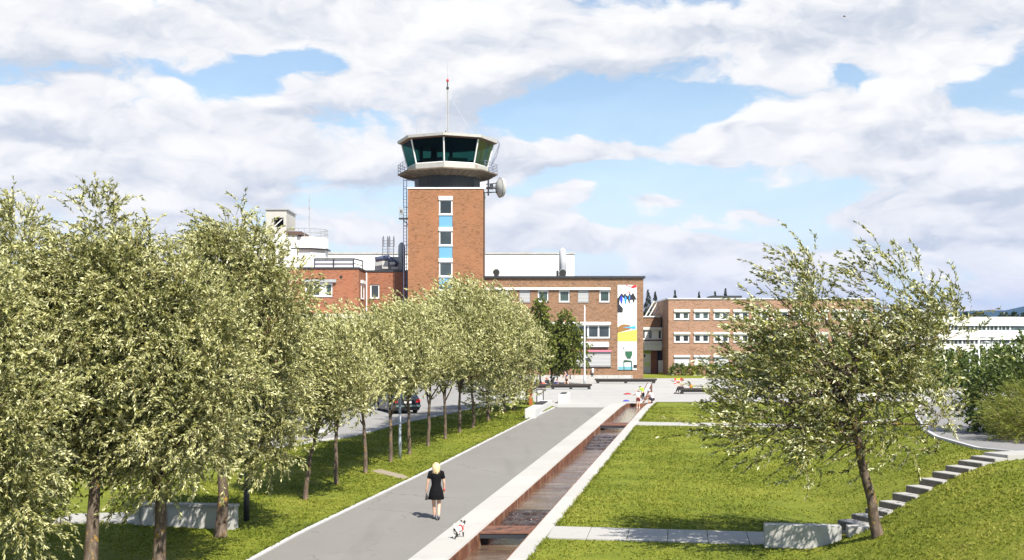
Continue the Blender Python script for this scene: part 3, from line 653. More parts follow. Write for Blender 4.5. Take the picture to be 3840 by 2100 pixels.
for a in range(3):
    q = R(120) * a; o_ = Vector((.125 * math.sin(q), .125 * math.cos(q), 0)); mb.tube([mc + o_ + Vector((0, 0, zr - .1)), mc + o_ * .8 + Vector((0, 0, 34.2))], .024, 5)
    for i in range(N_):
        z0 = zr + (34.2 - zr) * i / N_; z1 = zr + (34.2 - zr) * (i + 1) / N_; q2 = R(120) * (a + 1); o2 = Vector((.125 * math.sin(q2), .125 * math.cos(q2), 0))
        mb.tube([mc + o_ + Vector((0, 0, z0)), mc + o2 + Vector((0, 0, z1))], .014, 4)
mst = mb.build('mast', M_OFFWHITE, tw, world=True)
def msub(nm, m, fn, smooth=False):
    mb = MB(); fn(mb); o = mb.build(nm, m, None, smooth); o.location = -wloc(tw); o.parent = mst
msub('beacon_light', mat('red_lamp', col=(.55, .02, .015), rough=.3), lambda b: b.lathe([(.0, 34.78), (.12, 34.82), (.15, 34.98), (.10, 35.12), (0, 35.16)], 12, (CX, CY, 0)), True)
msub('mast_head', M_DARK, lambda b: (b.tube([(CX, CY, 34.15), (CX, CY, 34.8)], .06, 8), b.tube([(CX, CY, 33.95), (CX, CY, 34.2)], .15, 8)))
msub('whip_aerial', M_GREYMETAL, lambda b: b.tube([(CX, CY, 35.2), (CX, CY, 37.3)], [.03, .012], 5))
msub('mast_foot', M_DARK, lambda b: (b.box(CX - .4, CX + .4, CY - .4, CY + .4, zr - .12, zr + .1), b.tube([(CX - .2, CY - .3, zr), (CX - .2, CY - .3, zr + .55)], .06, 6), b.tube([(CX + .15, CY - .3, zr), (CX + .15, CY - .3, zr + .4)], .05, 6)))
msub('guy_wires', M_GREYMETAL, lambda b: [b.tube([(CX, CY, 33.6), (CX + sx_ * 3.1, CY - .5, ZT_ + .75)], .008, 3) for sx_ in (-1, 1)])
def aerial(x, y, h, base=.3):
    z = ZT_ + .5 + .5 * (1 - math.hypot(x, y) / 5.7); mb = MB(); mb.tube([(CX + x, CY + y, z - .1), (CX + x, CY + y, z + base)], .07, 6); mb.tube([(CX + x, CY + y, z + base), (CX + x, CY + y, z + h)], .025, 5); mb.build('roof_aerial', M_GREYMETAL, tw, world=True)
for q in ((-4.6, -1.6, .55), (-3.4, -1.5, 1.5), (-2.95, -1.4, .5), (3.4, -2.0, .75), (3.7, -1.2, .5), (4.9, -.8, .65), (5.2, .6, .55)): aerial(*q)
mb = MB(); mb.tube([(CX + 5.75, CY - .2, ZT_ + .35), (CX + 5.95, CY - .2, ZT_ + .1), (CX + 5.6, CY - .2, 26.3), (CX + 4.95, CY - .2, 25.2)], .05, 6); mb.tube([(CX + 5.72, CY - .5, ZT_ + .35), (CX + 5.9, CY - .5, ZT_), (CX + 5.0, CY - .5, 25.3)], .04, 6); mb.build('drain_pipe', vary('blue_grey_pipe', (.2, .22, .3), .1, 2, .5), tw, world=True)
# ladder and small service platform on the tower's flank
mb = MB()
for x in (TX0 - .20, TX0 - .55): mb.tube([(x, YT + .8, 6), (x, YT + .8, 23.2)], .045, 6)
for i in range(46): mb.tube([(TX0 - .20, YT + .8, 6.2 + i * .36), (TX0 - .55, YT + .8, 6.2 + i * .36)], .02, 4)
for z in np.arange(7.5, 23, 2.1): mb.tube([(TX0 + .02, YT + .8, z), (TX0 - .58, YT + .8, z)], .04, 5)
mb.tube([(TX0 - .55, YT + .8, 23.1), (TX0 + 1.0, YT + .8, 23.1)], .05, 5); mb.tube([(TX0 + .7, YT + .8, 23.1), (TX0 + .7, YT + .8, TZ + .1)], .04, 5)
mb.build('ladder', vary('blue_steel', (.10, .115, .19), .15, 2, .5, .3), tw, world=True)
mb = MB(); mb.box(TX0 - 1.05, TX0 - .01, YT + .3, YT + 1.3, WZ(218.5, YT), WZ(218.5, YT) + .12); mb.tube([(TX0 - .6, YT + .8, 18.7), (TX0, YT + .8, 18.1)], .05, 5)
mb.build('service_platform', M_DARK, tw, world=True)
for dx, dz in ((-.95, 1.3), (-.8, .9), (-.65, 1.1)):
    mb = MB(); zb = WZ(218.5, YT) + .12; mb.tube([(TX0 + dx, YT + .7, zb), (TX0 + dx, YT + .7, zb + dz)], .03, 5); mb.box(TX0 + dx - .12, TX0 + dx + .12, YT + .62, YT + .69, zb + dz * .45, zb + dz); mb.build('panel_antenna', M_GREYMETAL, tw, world=True)
mb = MB(); mb.tube([(TX1 + .07, YT + .5, 2), (TX1 + .07, YT + .5, 21.8)], .05, 6); mb.build('down_pipe', M_DARK, tw, world=True)
# microwave dish on the corner
dc = Vector((WX(499.6, YT + .8), YT + 1.2, WZ(187.2, YT + .8))); dax = Vector((.93, .36, .02)).normalized()
rot = dax.to_track_quat('Z', 'Y').to_matrix()
def dishpart(nm, prof_, m, n=28):
    mb = MB(); mb.lathe(prof_, n); mb.v = [tuple(dc + rot @ Vector(p)) for p in mb.v]; return mb.build(nm, m, tw, True, True)
ds = dishpart('dish_antenna', [(.0, -.42), (.35, -.40), (.8, -.22), (1.06, .0), (1.10, .02), (1.10, .16), (1.03, .17), (1.03, .36), (.98, .40), (.6, .46), (0, .48)], M_OFFWHITE)
def dsub(nm, m, fn):
    mb = MB(); fn(mb); o = mb.build(nm, m, None); o.location = -wloc(tw); o.parent = ds
dsub('dish_ring', M_DARK, lambda b: (b.lathe([(1.115, .01), (1.125, .03), (1.115, .05)], 32), b.lathe([(1.035, .175), (1.05, .19), (1.035, .205)], 32), setattr(b, 'v', [tuple(dc + rot @ Vector(p)) for p in b.v])))
dsub('dish_mount', M_DARK, lambda b: (b.tube([dc - dax * .4, (TX1 - .1, YT + .9, dc.z - .1)], .13, 8), b.tube([dc - dax * .3 + Vector((0, 0, .5)), (TX1 - .05, YT + .9, dc.z + .3)], .06, 6), b.tube([dc - dax * .3 - Vector((0, 0, .5)), (TX1 - .05, YT + .9, dc.z - .6)], .07, 6),
                                  b.tube([(TX1 + .55, YT + .75, dc.z - .95), (TX1 + .55, YT + .75, dc.z + .8)], .09, 8), b.box(TX1 + .7, TX1 + 1.1, YT + .5, YT + .9, dc.z - .25, dc.z + .3)))
dsub('control_box', M_WHITE, lambda b: b.box(TX1 - .30, TX1 + .28, YT + .3, YT + .8, dc.z - .25, dc.z + .5))
# --- middle three storey wing with the mural
YM = 130.0; MX0, MX1 = TX1 - .3, WX(643.3, YM); MZ = WZ(278.2, YM)
mw = thing('brick_wing', 'tan brick three storey wing with black roof edge joined to the tower', 'building', ((MX0 + MX1) / 2, YM + 7, BASE))
up = [(497.9, 509, 'roller'), (519.3, 530.2, 'blind'), (537.9, 548.6, 'glass'), (559, 569.8, 'glass'), (577.8, 588.8, 'blind'), (599.5, 609.9, 'glass')]
H = [(hole(a, b, 290.2, 302.1, YM), k) for a, b, k in up]
m2 = hole(545.6, 610.2, 324.9, 338.1, YM); m3 = hole(548, 611, 351.9, 366, YM)
mb = MB(); facade(mb, MX0, MX1, BASE, MZ, YM, [h for h, _ in H] + [m2, m3]); shell(mb, MX0, MX1, YM, YM + 14, BASE, MZ); mb.build('wall', M_MIDBRICK, mw, world=True)
for h, k in H: window(mw, h, YM, kind=k, fr=.14, pane=M_PANE2)
fw = (m2[1] - m2[0]); window(mw, m2, YM, [(m2[0] + fw * q, .16) for q in (.25, .5, .66, .82)], fr=.14)
window(mw, m3, YM, [(m3[0] + fw * q, .1) for q in (.3, .62, .82)], kind='blind')
def part(par, nm, m, *bxs, bev=0.0):
    mb = MB()
    for b in bxs: mb.box(*b)
    return mb.build(nm, m, par, world=True, bevel=bev)
part(mw, 'awning_strip', M_WHITE, (MX0 + .32, WX(610.4, YM), YM - .22, YM - .004, WZ(290.0, YM), WZ(287.6, YM)), bev=.02)
part(mw, 'awning_strip', M_WHITE, (m2[0] - .1, m2[1] + .06, YM - .2, YM - .004, m2[3] - .02, m2[3] + .33), bev=.02)
part(mw, 'awning_strip', mat('pink_awning', col=(.62, .19, .26), rough=.6), (m3[0] - .1, m3[1] + .04, YM - .16, YM - .004, m3[3] + .01, m3[3] + .2), bev=.02)
part(mw, 'ledge', M_BLACK, (WX(535, YM), WX(611, YM), YM - .1, YM - .004, m3[2] - .18, m3[2] - .065))
part(mw, 'roof_edge', M_DARK, (MX0 + .31, MX1 + .22, YM - .2, YM + 14.1, MZ + .002, MZ + .24))
part(mw, 'plinth', M_CONCRETE, (MX0 + .35, MX1 - 1.2, YM - .09, YM - .004, BASE - .1, BASE + .48))
for px in (557.0, 593.3):
    x, z = WX(px - .1 if px < 560 else 592.6, YM), WZ(371, YM); mb = MB(); mb.lathe([(.0, -.28), (.11, -.26), (.14, 0), (.12, .28), (0, .32)], 10, (x, YM - .18, z)); mb.box(x - .04, x + .04, YM - .18, YM - .002, z - .04, z + .04); wl = mb.build('wall_lamp', M_WHITE, mw, True, True)
    mb = MB(); mb.lathe([(.10, -.42), (.13, -.27), (.12, -.27)], 10, (x, YM - .18, z)); o = mb.build('lamp_shade', M_DARK, None); o.location = -wloc(mw); o.parent = wl
for px, py in ((548.3, 369.5), (528, 374)):
    pass
def words(txt, size, loc, m, nm, par, sx=1.0, ry=0.0):
    c = bpy.data.curves.new(nm, 'FONT'); c.body = txt; c.size = size; c.extrude = .01; c.align_x = 'CENTER'; c.align_y = 'CENTER'
    o = bpy.data.objects.new(nm, c); COL.objects.link(o); me = bpy.data.meshes.new_from_object(o.evaluated_get(bpy.context.evaluated_depsgraph_get())); bpy.data.objects.remove(o); bpy.data.curves.remove(c)
    me.materials.clear(); me.materials.append(m); o = bpy.data.objects.new(nm, me); o.rotation_euler = (R(90), 0, ry); o.scale = (sx, 1, 1); o.location = Vector(loc) - (wloc(par) if par else Vector()); link(o, par); return o
M_FADED = mat('faded_print', col=(.50, .50, .54), rough=.6); M_TEAL = mat('teal_print', col=(.10, .28, .27), rough=.6); M_INK = mat('dark_ink', col=(.03, .025, .03), rough=.6)
# sign on the wing
sg = thing('shop_sign', 'long white fascia sign with faint grey lettering and round teal emblem', 'sign', (WX(595, YM), YM - .2, WZ(344.5, YM)))
part(sg, 'sign_panel', M_WHITE, (WX(580.9, YM), WX(608.8, YM), YM - .24, YM - .01, WZ(347, YM), WZ(341.9, YM)), bev=.02)
mb = MB(); mb.tube([(WX(583.2, YM), YM - .262, WZ(344.4, YM)), (WX(583.2, YM), YM - .242, WZ(344.4, YM))], .2, 20); mb.build('emblem', M_TEAL, sg, world=True)
words('nnnnn mnnnnn nnnn', .30, (WX(597, YM), YM - .25, WZ(344.2, YM)), M_FADED, 'lettering', sg, .9)
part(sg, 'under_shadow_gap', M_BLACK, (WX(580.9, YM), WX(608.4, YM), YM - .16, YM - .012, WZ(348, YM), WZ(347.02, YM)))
# mural
mu = thing('mural', 'tall painted wall panel with black pencil shapes, yellow field and green window', 'mural', (WX(627, YM), YM - .02, WZ(327, YM)))
ux0, ux1, uz0, uz1 = WX(617.6, YM), WX(636.7, YM), WZ(369.8, YM), WZ(285, YM)
part(mu, 'panel', M_WHITE, (ux0, ux1, YM - .05, YM - .004, uz0, uz1))
_lay = [0]
def paint(col, pts):
    _lay[0] += 1; P = [(ux0 + (a - 105) / 285 * (ux1 - ux0), uz1 - (b - 80) / 1275 * (uz1 - uz0)) for a, b in pts]
    mb = MB(); mb.prism(P, YM - .053 - .004 * _lay[0], YM - .051); c = tuple(col); mb.build('painted_shape', mat('paint_%d_%d_%d' % tuple(int(x * 100) for x in c), col=c, rough=.6), mu, world=True)
paint((.72, .015, .02), [(215, 112), (240, 80), (258, 86), (252, 100), (275, 95), (310, 105), (345, 81), (388, 81), (388, 115), (330, 130), (290, 112), (262, 101), (236, 100)])
paint((.70, .06, .05), [(250, 165), (275, 180), (310, 182), (285, 200), (262, 190)])
paint((.012, .012, .014), [(105, 285), (160, 205), (178, 215), (192, 240), (215, 195), (235, 235), (258, 250), (285, 195), (303, 235), (335, 195), (355, 235), (389, 297), (356, 302), (355, 345), (340, 345), (325, 302), (300, 304), (284, 322), (297, 360), (270, 345), (258, 300), (240, 292), (205, 292), (185, 268), (160, 258), (137, 292), (130, 370), (185, 430), (180, 495), (106, 495)])
paint((.012, .04, .60), [(138, 292), (160, 232), (182, 290), (170, 365), (155, 355)])
paint((.02, .25, .80), [(203, 292), (220, 240), (242, 290), (232, 370), (212, 352)])
paint((.03, .28, .78), [(270, 292), (285, 225), (293, 258), (286, 302)])
paint((.26, .125, .03), [(107, 715), (150, 682), (200, 668), (225, 674), (260, 675), (295, 690), (297, 745), (200, 770), (107, 798)])
paint((.85, .77, .08), [(107, 801), (389, 748), (389, 925), (107, 925)])
paint((.03, .36, .80), [(178, 716), (290, 706), (374, 695), (374, 740), (300, 730)])
paint((.03, .03, .03), [(182, 1030), (190, 1014), (200, 1020), (196, 1044), (184, 1046)])
paint((.02, .10, .045), [(217, 1075), (323, 1075), (322, 1130), (300, 1186), (250, 1186), (220, 1130)])
paint((.12, .32, .38), [(116, 1306), (330, 1306), (330, 1354), (116, 1354)])
paint((.015, .06, .035), [(192, 1212), (215, 1206), (318, 1216), (318, 1236), (192, 1238)])
paint((.02, .10, .09), [(193, 1240), (206, 1240), (206, 1354), (193, 1354)]); paint((.02, .10, .09), [(306, 1240), (322, 1240), (322, 1354), (306, 1354)])
paint((.02, .02, .022), [(342, 1278), (389, 1278), (389, 1326), (342, 1326)])
# --- roof plant of the wing
def roofthing(nm, label, cat, loc): return thing(nm, label, cat, loc)
fx, fy, fz = WX(562.5, 133), 133.0, MZ + .24
fl = thing('exhaust_flue', 'tall pale exhaust flue with black inlet on the wing roof', 'flue', (fx, fy, fz))
mb = MB(); mb.lathe([(.40, 0), (.40, 2.7), (.36, 3.1), (.22, 3.35), (.0, 3.45)], 20); mb.build('stack', M_ZINC, fl, True)
mb = MB(); mb.tube([(0, -.15, .50), (0, -.62, .50)], .44, 22); mb.build('inlet_duct', M_GREYMETAL, fl); mb = MB(); mb.tube([(0, -.63, .50), (0, -.65, .50)], .40, 22); mb.build('inlet_mouth', M_BLACK, fl)
mb = MB(); mb.tube([(-.62, 0, 2.72), (.68, 0, 2.72)], .07, 6); mb.build('lifting_lugs', M_GREYMETAL, fl)
part(fl, 'access_hatch', M_DARK, (fx - .72, fx - .46, fy - .3, fy + .2, fz, fz + .8))
vf = thing('roof_vent', 'small horn shaped roof vent with black opening beside the tower', 'vent', (WX(496.5, 132), 132, MZ + .24))
mb = MB(); mb.tube([(0, 0, 0), (0, 0, .25), (0, -.06, .45), (0, -.28, .55), (0, -.48, .55)], [.28, .28, .30, .36, .42], 16); mb.build('horn', M_OFFWHITE, vf, True); mb = MB(); mb.tube([(0, -.481, .55), (0, -.50, .55)], .34, 16); mb.build('mouth', M_BLACK, vf); mb = MB(); mb.box(-.7, .45, -.4, .5, -.0, .06); mb.build('base_plate', M_GREYMETAL, vf)
# --- brick block on the tower's other side
YL = 124.8; YB = 130.2; LX0, LX1 = -32.0, WX(358.7, YL); LZ = WZ(269, YL); LBX = -11.95
lb = thing('brick_block', 'red brick block with roof terrace stepping back beside the tower', 'building', (-20, 128, BASE))
hw = hole(305, 332.6, 283, 296.6, YL); hb = hole(370, 379.6, 284.4, 298.3, YB)
mb = MB(); facade(mb, LX0, LX1, BASE, LZ, YL, [hw])
P = [(LX1, YL, BASE), (LX1, YB, BASE), (LX1, YB, LZ), (LX1, YL, LZ)]; mb.add(P, [(0, 1, 2, 3)])
facade(mb, LX1, LBX, BASE, LZ, YB, [hb]); mb.add([(LX0, YL, BASE), (LX0, 144, BASE), (LX0, 144, LZ), (LX0, YL, LZ)], [(3, 2, 1, 0)])
mb.add([(LX0, YL, LZ), (LX1, YL, LZ), (LX1, YB, LZ), (LBX, YB, LZ), (LBX, 144, LZ), (LX0, 144, LZ)], [(0, 1, 2, 3, 4, 5)])
mb.add([(LBX, YB, BASE), (LBX, 144, BASE), (LBX, 144, LZ), (LBX, YB, LZ)], [(0, 1, 2, 3)])
mb.build('wall', M_LEFTBRICK, lb, world=True)
window(lb, hw, YL, [(WX(313.5, YL), .12), (WX(322.8, YL), 1.2 * .62)], fr=.16, cap=0, pane=M_PANE2)
part(lb, 'awning_box', M_GREYMETAL, (WX(304, YL), WX(336.5, YL), YL - .3, YL - .004, hw[3] + .05, hw[3] + .38), bev=.02)
window(lb, hb, YB, fr=.15)
# narrow window in the return wall
mb = MB(); z0, z1 = WZ(299.5, 128), WZ(284, 128)
for (a, b, c, d) in ((126.6, 126.75, z0, z1), (128.9, 129.05, z0, z1), (126.75, 128.9, z0, z0 + .15), (126.75, 128.9, z1 - .15, z1)): mb.box(LX1 + .003, LX1 + .07, a, b, c, d)
rw = mb.build('window', M_WHITEFRAME, lb, world=True)
for nm, m, bx in (('pane', M_PANE, (LX1 + .004, LX1 + .03, 126.76, 128.89, z0 + .16, z1 - .16)), ('awning_box', M_WHITE, (LX1 + .003, LX1 + .24, 126.4, 129.3, z1 + .02, z1 + .36))):
    mb = MB(); mb.box(*bx); o = mb.build(nm, m, None); o.location = -wloc(lb); o.parent = rw
mb = MB(); mb.box(LX0 - .1, LX1 + .08, YL - .08, YL + .25, LZ + .002, LZ + .2); mb.box(LX1 - .25, LX1 + .081, YL + .25, YB + .1, LZ + .003, LZ + .2); mb.box(LX1 + .081, LBX, YB - .08, YB + .25, LZ + .002, LZ + .2); mb.build('roof_edge', M_DARK, lb, world=True)
part(lb, 'down_pipe', M_WHITEFRAME, (LX1 + .12, LX1 + .25, YB - .16, YB - .02, BASE, LZ - .1))
part(lb, 'dark_panel', M_DARK, (LBX + .01, TX0 - .01, YB - 1.2, YB - .9, 4, LZ + .15))
mb = MB(); mb.tube([(WX(341, YL), YL - .02, WZ(277, YL)), (WX(341, YL), YL - .005, WZ(277, YL))], .16, 14); mb.build('wall_vent', M_BLACK, lb, world=True)
# terrace canopy, stacks and ducts standing on that roof
tc_ = thing('roof_canopy', 'low glazed canopy frame on the red brick roof terrace', 'canopy', (WX(330, 127), 127, LZ))
ca = [WX(316, 127), WX(355, 127), WX(363, 130)]; zc = LZ + .2
mb = MB()
for x, y in ((ca[0], 126), (ca[0] + 2.1, 126), (ca[1], 126), (ca[2], 129.6)): mb.tube([(x, y, LZ), (x, y, zc + 1.0)], .06, 6)
mb.tube([(ca[0], 126, zc + 1.0), (ca[1], 126, zc + 1.0), (ca[2], 129.6, zc + 1.0)], .08, 6); mb.tube([(ca[0], 126, zc + .5), (ca[1], 126, zc + .5), (ca[2], 129.6, zc + .45)], .04, 6); mb.build('frame', M_DARK, tc_, world=True)
mb = MB(); mb.add([(ca[0], 126.1, zc + .1), (ca[1], 126.1, zc + .1), (ca[1], 126.1, zc + .92), (ca[0], 126.1, zc + .92)], [(0, 1, 2, 3)]); mb.build('glass_screen', M_ROLLER, tc_, world=True)
for i, px in enumerate((385.0, 391.2)):
    x = WX(px, 136); st = thing('steel_stack', ('pair of hooped steel ladders over the roof, the one nearer the terrace canopy', 'pair of hooped steel ladders over the roof, the one nearer the tower')[i], 'roof ladder', (x, 136, LZ + .2), 0, 'hooped roof ladders')
    mb = MB()
    for s_ in (-.28, .28): mb.tube([(s_, 0, -.15), (s_, 0, 4.1), (s_ * .9, .5, 4.4), (s_ * .9, .9, 4.1), (s_ * .9, .9, 3.2)], .05, 6)
    mb.build('rails', M_WHITE, st); mb = MB()
    for k in range(12): mb.tube([(-.28, 0, .2 + k * .33), (.28, 0, .2 + k * .33)], .03, 5)
    mb.build('rungs', M_ZINC, st)
du = thing('ventilation_duct', 'bulky grey roof duct with hooded outlet against the tower', 'duct', (-15, 133, LZ))
mb = MB(); mb.box(WX(375, 133), WX(402, 133), 132.5, 134.5, LZ + .3, LZ + 1.9); mb.build('plenum_box', M_GREYMETAL, du, world=True, bevel=.05)
mb = MB(); x = WX(400, 133); mb.lathe([(.42, 0), (.42, 2.8), (.38, 3.3), (.22, 3.6), (.0, 3.7)], 18, (x + .1, 134, LZ)); mb.build('cowl', M_GREYMETAL, du, True, True)
mb = MB(); mb.tube([(WX(376, 132), 131.6, LZ + 1.5), (WX(388, 132), 131.6, LZ + 1.75), (WX(398, 132), 131.6, LZ + .9)], .30, 12); mb.build('pipe_run', vary('blue_grey_duct', (.12, .14, .22), .2, 2, .4, .4), du, True, True)
mb = MB(); mb.box(WX(383, 132), WX(389, 132), 131.0, 131.5, LZ + .4, LZ + 1.3); mb.box(WX(390.5, 132), WX(396, 132), 131.0, 131.6, LZ + .9, LZ + 1.2); mb.box(WX(392, 132), WX(399, 132), 131, 131.6, LZ + .35, LZ + .6); mb.build('fan_units', M_OFFWHITE, du, world=True, bevel=.03)
# --- white canopy roof glimpsed between tree crowns
wc = thing('entrance_canopy', 'white flat entrance canopy in front of the red brick block, behind the willows', 'canopy', (WX(340, 121), 121, BASE))
part(wc, 'fascia', M_OFFWHITE, (WX(300, 121), WX(385, 121), 120, 124.75, WZ(325, 121), WZ(314, 121)))
part(wc, 'glass_front', M_PANE2, (WX(302, 121), WX(383, 121), 121.6, 124.7, BASE, WZ(325.1, 121)))
# --- white corrugated hall behind
YH = 152.0; HX0, HX1, HZt = WX(300, YH), WX(574.3, YH), WZ(254.2, YH)
def corr(t):
    x = t.n('SeparateXYZ', {0: gp(t)}).outputs[0]; f = t.m('FRACT', t.m('MULTIPLY', x, 2.2)); g = t.sstep(f, .30, .02)
    return pbr(t, t.mix(t.m('MULTIPLY', g, .5), (.80, .80, .79), (.62, .62, .62)), .5, 0, .4, g, .4, -.03)
M_CORR = mat('white_corrugated_sheet', corr)
wh = thing('corrugated_hall', 'long white corrugated metal hall rising behind the tower and wing', 'building', ((HX0 + HX1) / 2, YH + 10, BASE))
part(wh, 'wall', M_CORR, (HX0, HX1, YH, YH + 25, BASE, HZt)); part(wh, 'roof_edge', M_OFFWHITE, (HX0 - .1, HX1 + .1, YH - .1, YH + 25.1, HZt + .002, HZt + .22))
# --- white rooftop turret with railing, and boxy plant room, beyond the tall willows
YR = 146.0
rt = thing('rooftop_turret', 'white panelled rooftop turret with railing and dark brim', 'turret', (WX(312, YR), YR + 2, LZ))
cx = WX(301, YR); r0 = WX(325, YR) - cx; zt, zb_, zm = WZ(236.5, YR), LZ - 1, WZ(249, YR)
mb = MB(); mb.lathe([(r0 - .05, zb_), (r0 - .05, zm)], 8, (cx, YR + 3, 0), R(22.5)); mb.build('lower_drum', M_WHITE, rt, world=True)
mb = MB(); mb.lathe([(r0 - .1, zm + .002), (r0 + .32, zm + .003), (r0 + .32, zm + .16), (r0 - .1, zm + .18)], 8, (cx, YR + 3, 0), R(22.5)); mb.build('brim', M_DARK, rt, world=True)
mb = MB(); mb.lathe([(r0, zm + .182), (r0, zt), (.3, zt + .02)], 8, (cx, YR + 3, 0), R(22.5)); mb.build('upper_drum', M_WHITE, rt, world=True)
mb = MB()
def tv(k, z, r=r0 - .06): q = R(45) * k + R(22.5); return Vector((cx + r * math.sin(q), YR + 3 - r * math.cos(q), z))
for k in range(8):
    for h_ in (.55, 1.08): mb.tube([tv(k, zt + h_), tv(k + 1, zt + h_)], .04, 5)
    for j in range(3): p = tv(k, zt).lerp(tv(k + 1, zt), j / 3); mb.tube([p, p + Vector((0, 0, 1.08))], .035, 5)
mb.build('railing', M_GREYMETAL, rt, world=True)
x = WX(305.3, YR); mb = MB(); mb.tube([(x, YR + 3, zt), (x, YR + 3, WZ(214, YR)), (x, YR + 3, WZ(190.5, YR))], [.06, .05, .03], 6)
for z in (WZ(197, YR), WZ(205.5, YR), WZ(214.5, YR)): mb.tube([(x, YR + 3, z - .12), (x, YR + 3, z + .12)], .10, 6)
mb.build('aerial_mast', M_GREYMETAL, rt, world=True)
pb = thing('plant_room', 'white boxy rooftop plant room with large dark opening', 'plant room', (WX(278, YR), YR + 4, LZ))
xa, xb, za, zb2 = WX(266, YR), WX(286.5, YR), LZ - 1, WZ(210, YR)
ho = (WX(273.5, YR), WX(283.5, YR), WZ(227, YR), WZ(217.5, YR)); mb = MB(); facade(mb, xa, xb, za, zb2, YR, [ho], 2.5); shell(mb, xa, xb, YR, YR + 6, za, zb2); mb.build('wall', M_OFFWHITE, pb, world=True)
part(pb, 'opening_back', M_BLACK, (ho[0], ho[1], YR + 2.4, YR + 2.5, ho[2], ho[3])); part(pb, 'roof_edge', M_GREYMETAL, (xa - .15, xb + .15, YR - .15, YR + 6.1, zb2 + .002, zb2 + .16))
mb = MB(); mb.tube([(ho[0] + .1, YR + .2, ho[2] + .1), (ho[1] - .1, YR + .2, ho[3] - .1)], .07, 5); mb.build('brace', M_WHITE, pb, world=True)
part(pb, 'side_deck', vary('brown_deck', (.10, .06, .045), .2, 2, .8), (xb + .05, WX(302, YR), YR - .3, YR + 5, WZ(235, YR), WZ(231.5, YR))); part(pb, 'lower_front', M_WHITE, (xb - 4, WX(297, YR), YR - .1, YR + 4, za, WZ(235.1, YR)))
# --- link building with passage
YK = 150.0; KX0, KX1 = MX1 - 1.0, WX(668, 144.5) - .2; KZ = WZ(317.2, YK)
lk = thing('link_building', 'low brick link building between the mural wing and the pale brick block', 'building', ((KX0 + KX1) / 2, YK + 4, BASE))
hk = hole(642, 662.9, 329.6, 339.5, YK); pg = (KX0 + .3, WX(666, YK), BASE - .6, WZ(350.5, YK)); mb = MB(); facade(mb, KX0, KX1, BASE - .6, KZ, YK, [hk, pg], .3); shell(mb, KX0, KX1, YK, YK + 10, BASE - .6, KZ); mb.build('wall', M_MIDBRICK, lk, world=True)
window(lk, hk, YK, [(WX(646.8, YK), .5), (WX(655.3, YK), .9), (WX(662, YK), .3)], fr=.16, cap=.3)
part(lk, 'roof_edge', M_WHITE, (KX0, KX1, YK - .12, YK + 10.1, KZ + .002, KZ + .16))
part(lk, 'brick_pier', M_LEFTBRICK, (WX(651.6, YK), WX(657.6, YK), YK + .4, YK + 1.0, BASE - .6, pg[3]))
part(lk, 'passage_back', mat('passage_wall', col=(.05, .05, .05), rough=.8), (pg[0], pg[1], YK + 1.3, YK + 1.4, BASE - .6, pg[3]))
mb = MB(); mb.box(WX(643.8, YK), WX(651.3, YK), YK + .5, YK + .6, BASE - .5, WZ(353.5, YK)); dr_ = mb.build('door', M_WHITE, lk, world=True)
for nm, m, bx in (('door_head', mat('lime_paint', col=(.38, .50, .02), rough=.6), (WX(643.8, YK), WX(651.3, YK), YK + .45, YK + .62, WZ(353.4, YK), WZ(351, YK))), ('door_poster', M_INK, (WX(644, YK), WX(645.8, YK), YK + .485, YK + .495, WZ(357, YK), WZ(354.6, YK))), ('door_lime_patch', mat('pale_lime', col=(.62, .72, .30), rough=.6), (WX(645, YK), WX(650.6, YK), YK + .485, YK + .495, WZ(366.5, YK), WZ(362, YK)))):  # lime head, dark poster and pale lime patch on the white door
    mb = MB(); mb.box(*bx); o = mb.build(nm, m, None); o.location = -wloc(lk); o.parent = dr_
bn = thing('hazard_bin', 'small white cabinet with yellow foot beside the passage pier', 'cabinet', (WX(661, YK - .5), YK - .5, BASE - .3)); mb = MB(); mb.box(-.35, .35, -.2, .2, .55, 2.1); mb.build('cabinet', M_WHITE, bn, bevel=.03); mb = MB(); mb.box(-.36, .36, -.22, .22, 0, .548); mb.build('foot', mat('yellow_paint', col=(.75, .62, .02), rough=.5), bn, bevel=.03)
s2 = thing('banner_sign', 'white banner sign with faint lettering and dark emblem over the passage', 'sign', (WX(655, YK), YK - .2, WZ(345, YK)))
part(s2, 'sign_panel', M_WHITE, (WX(643.5, YK), WX(661.5, YK), YK - .25, YK - .02, WZ(350.4, YK), WZ(341.2, YK)), bev=.02); part(s2, 'end_panel', M_ROLLER, (WX(661.6, YK), WX(666, YK), YK - .27, YK - .02, WZ(348, YK), WZ(341.2, YK)))
words('NE THE TIGHT', .52, (WX(652.5, YK), YK - .262, WZ(344.2, YK)), M_FADED, 'lettering', s2, .55)
mb = MB(); mb.lathe([(.0, 0), (.16, .02), (.24, .2), (.16, .36), (0, .4)], 12, (WX(663.6, YK), YK - .28, WZ(344.6, YK)), 0, 1.2, .1); mb.box(WX(662.9, YK), WX(664.4, YK), YK - .29, YK - .271, WZ(347.2, YK), WZ(346, YK)); mb.build('emblem', M_INK, s2, world=True)
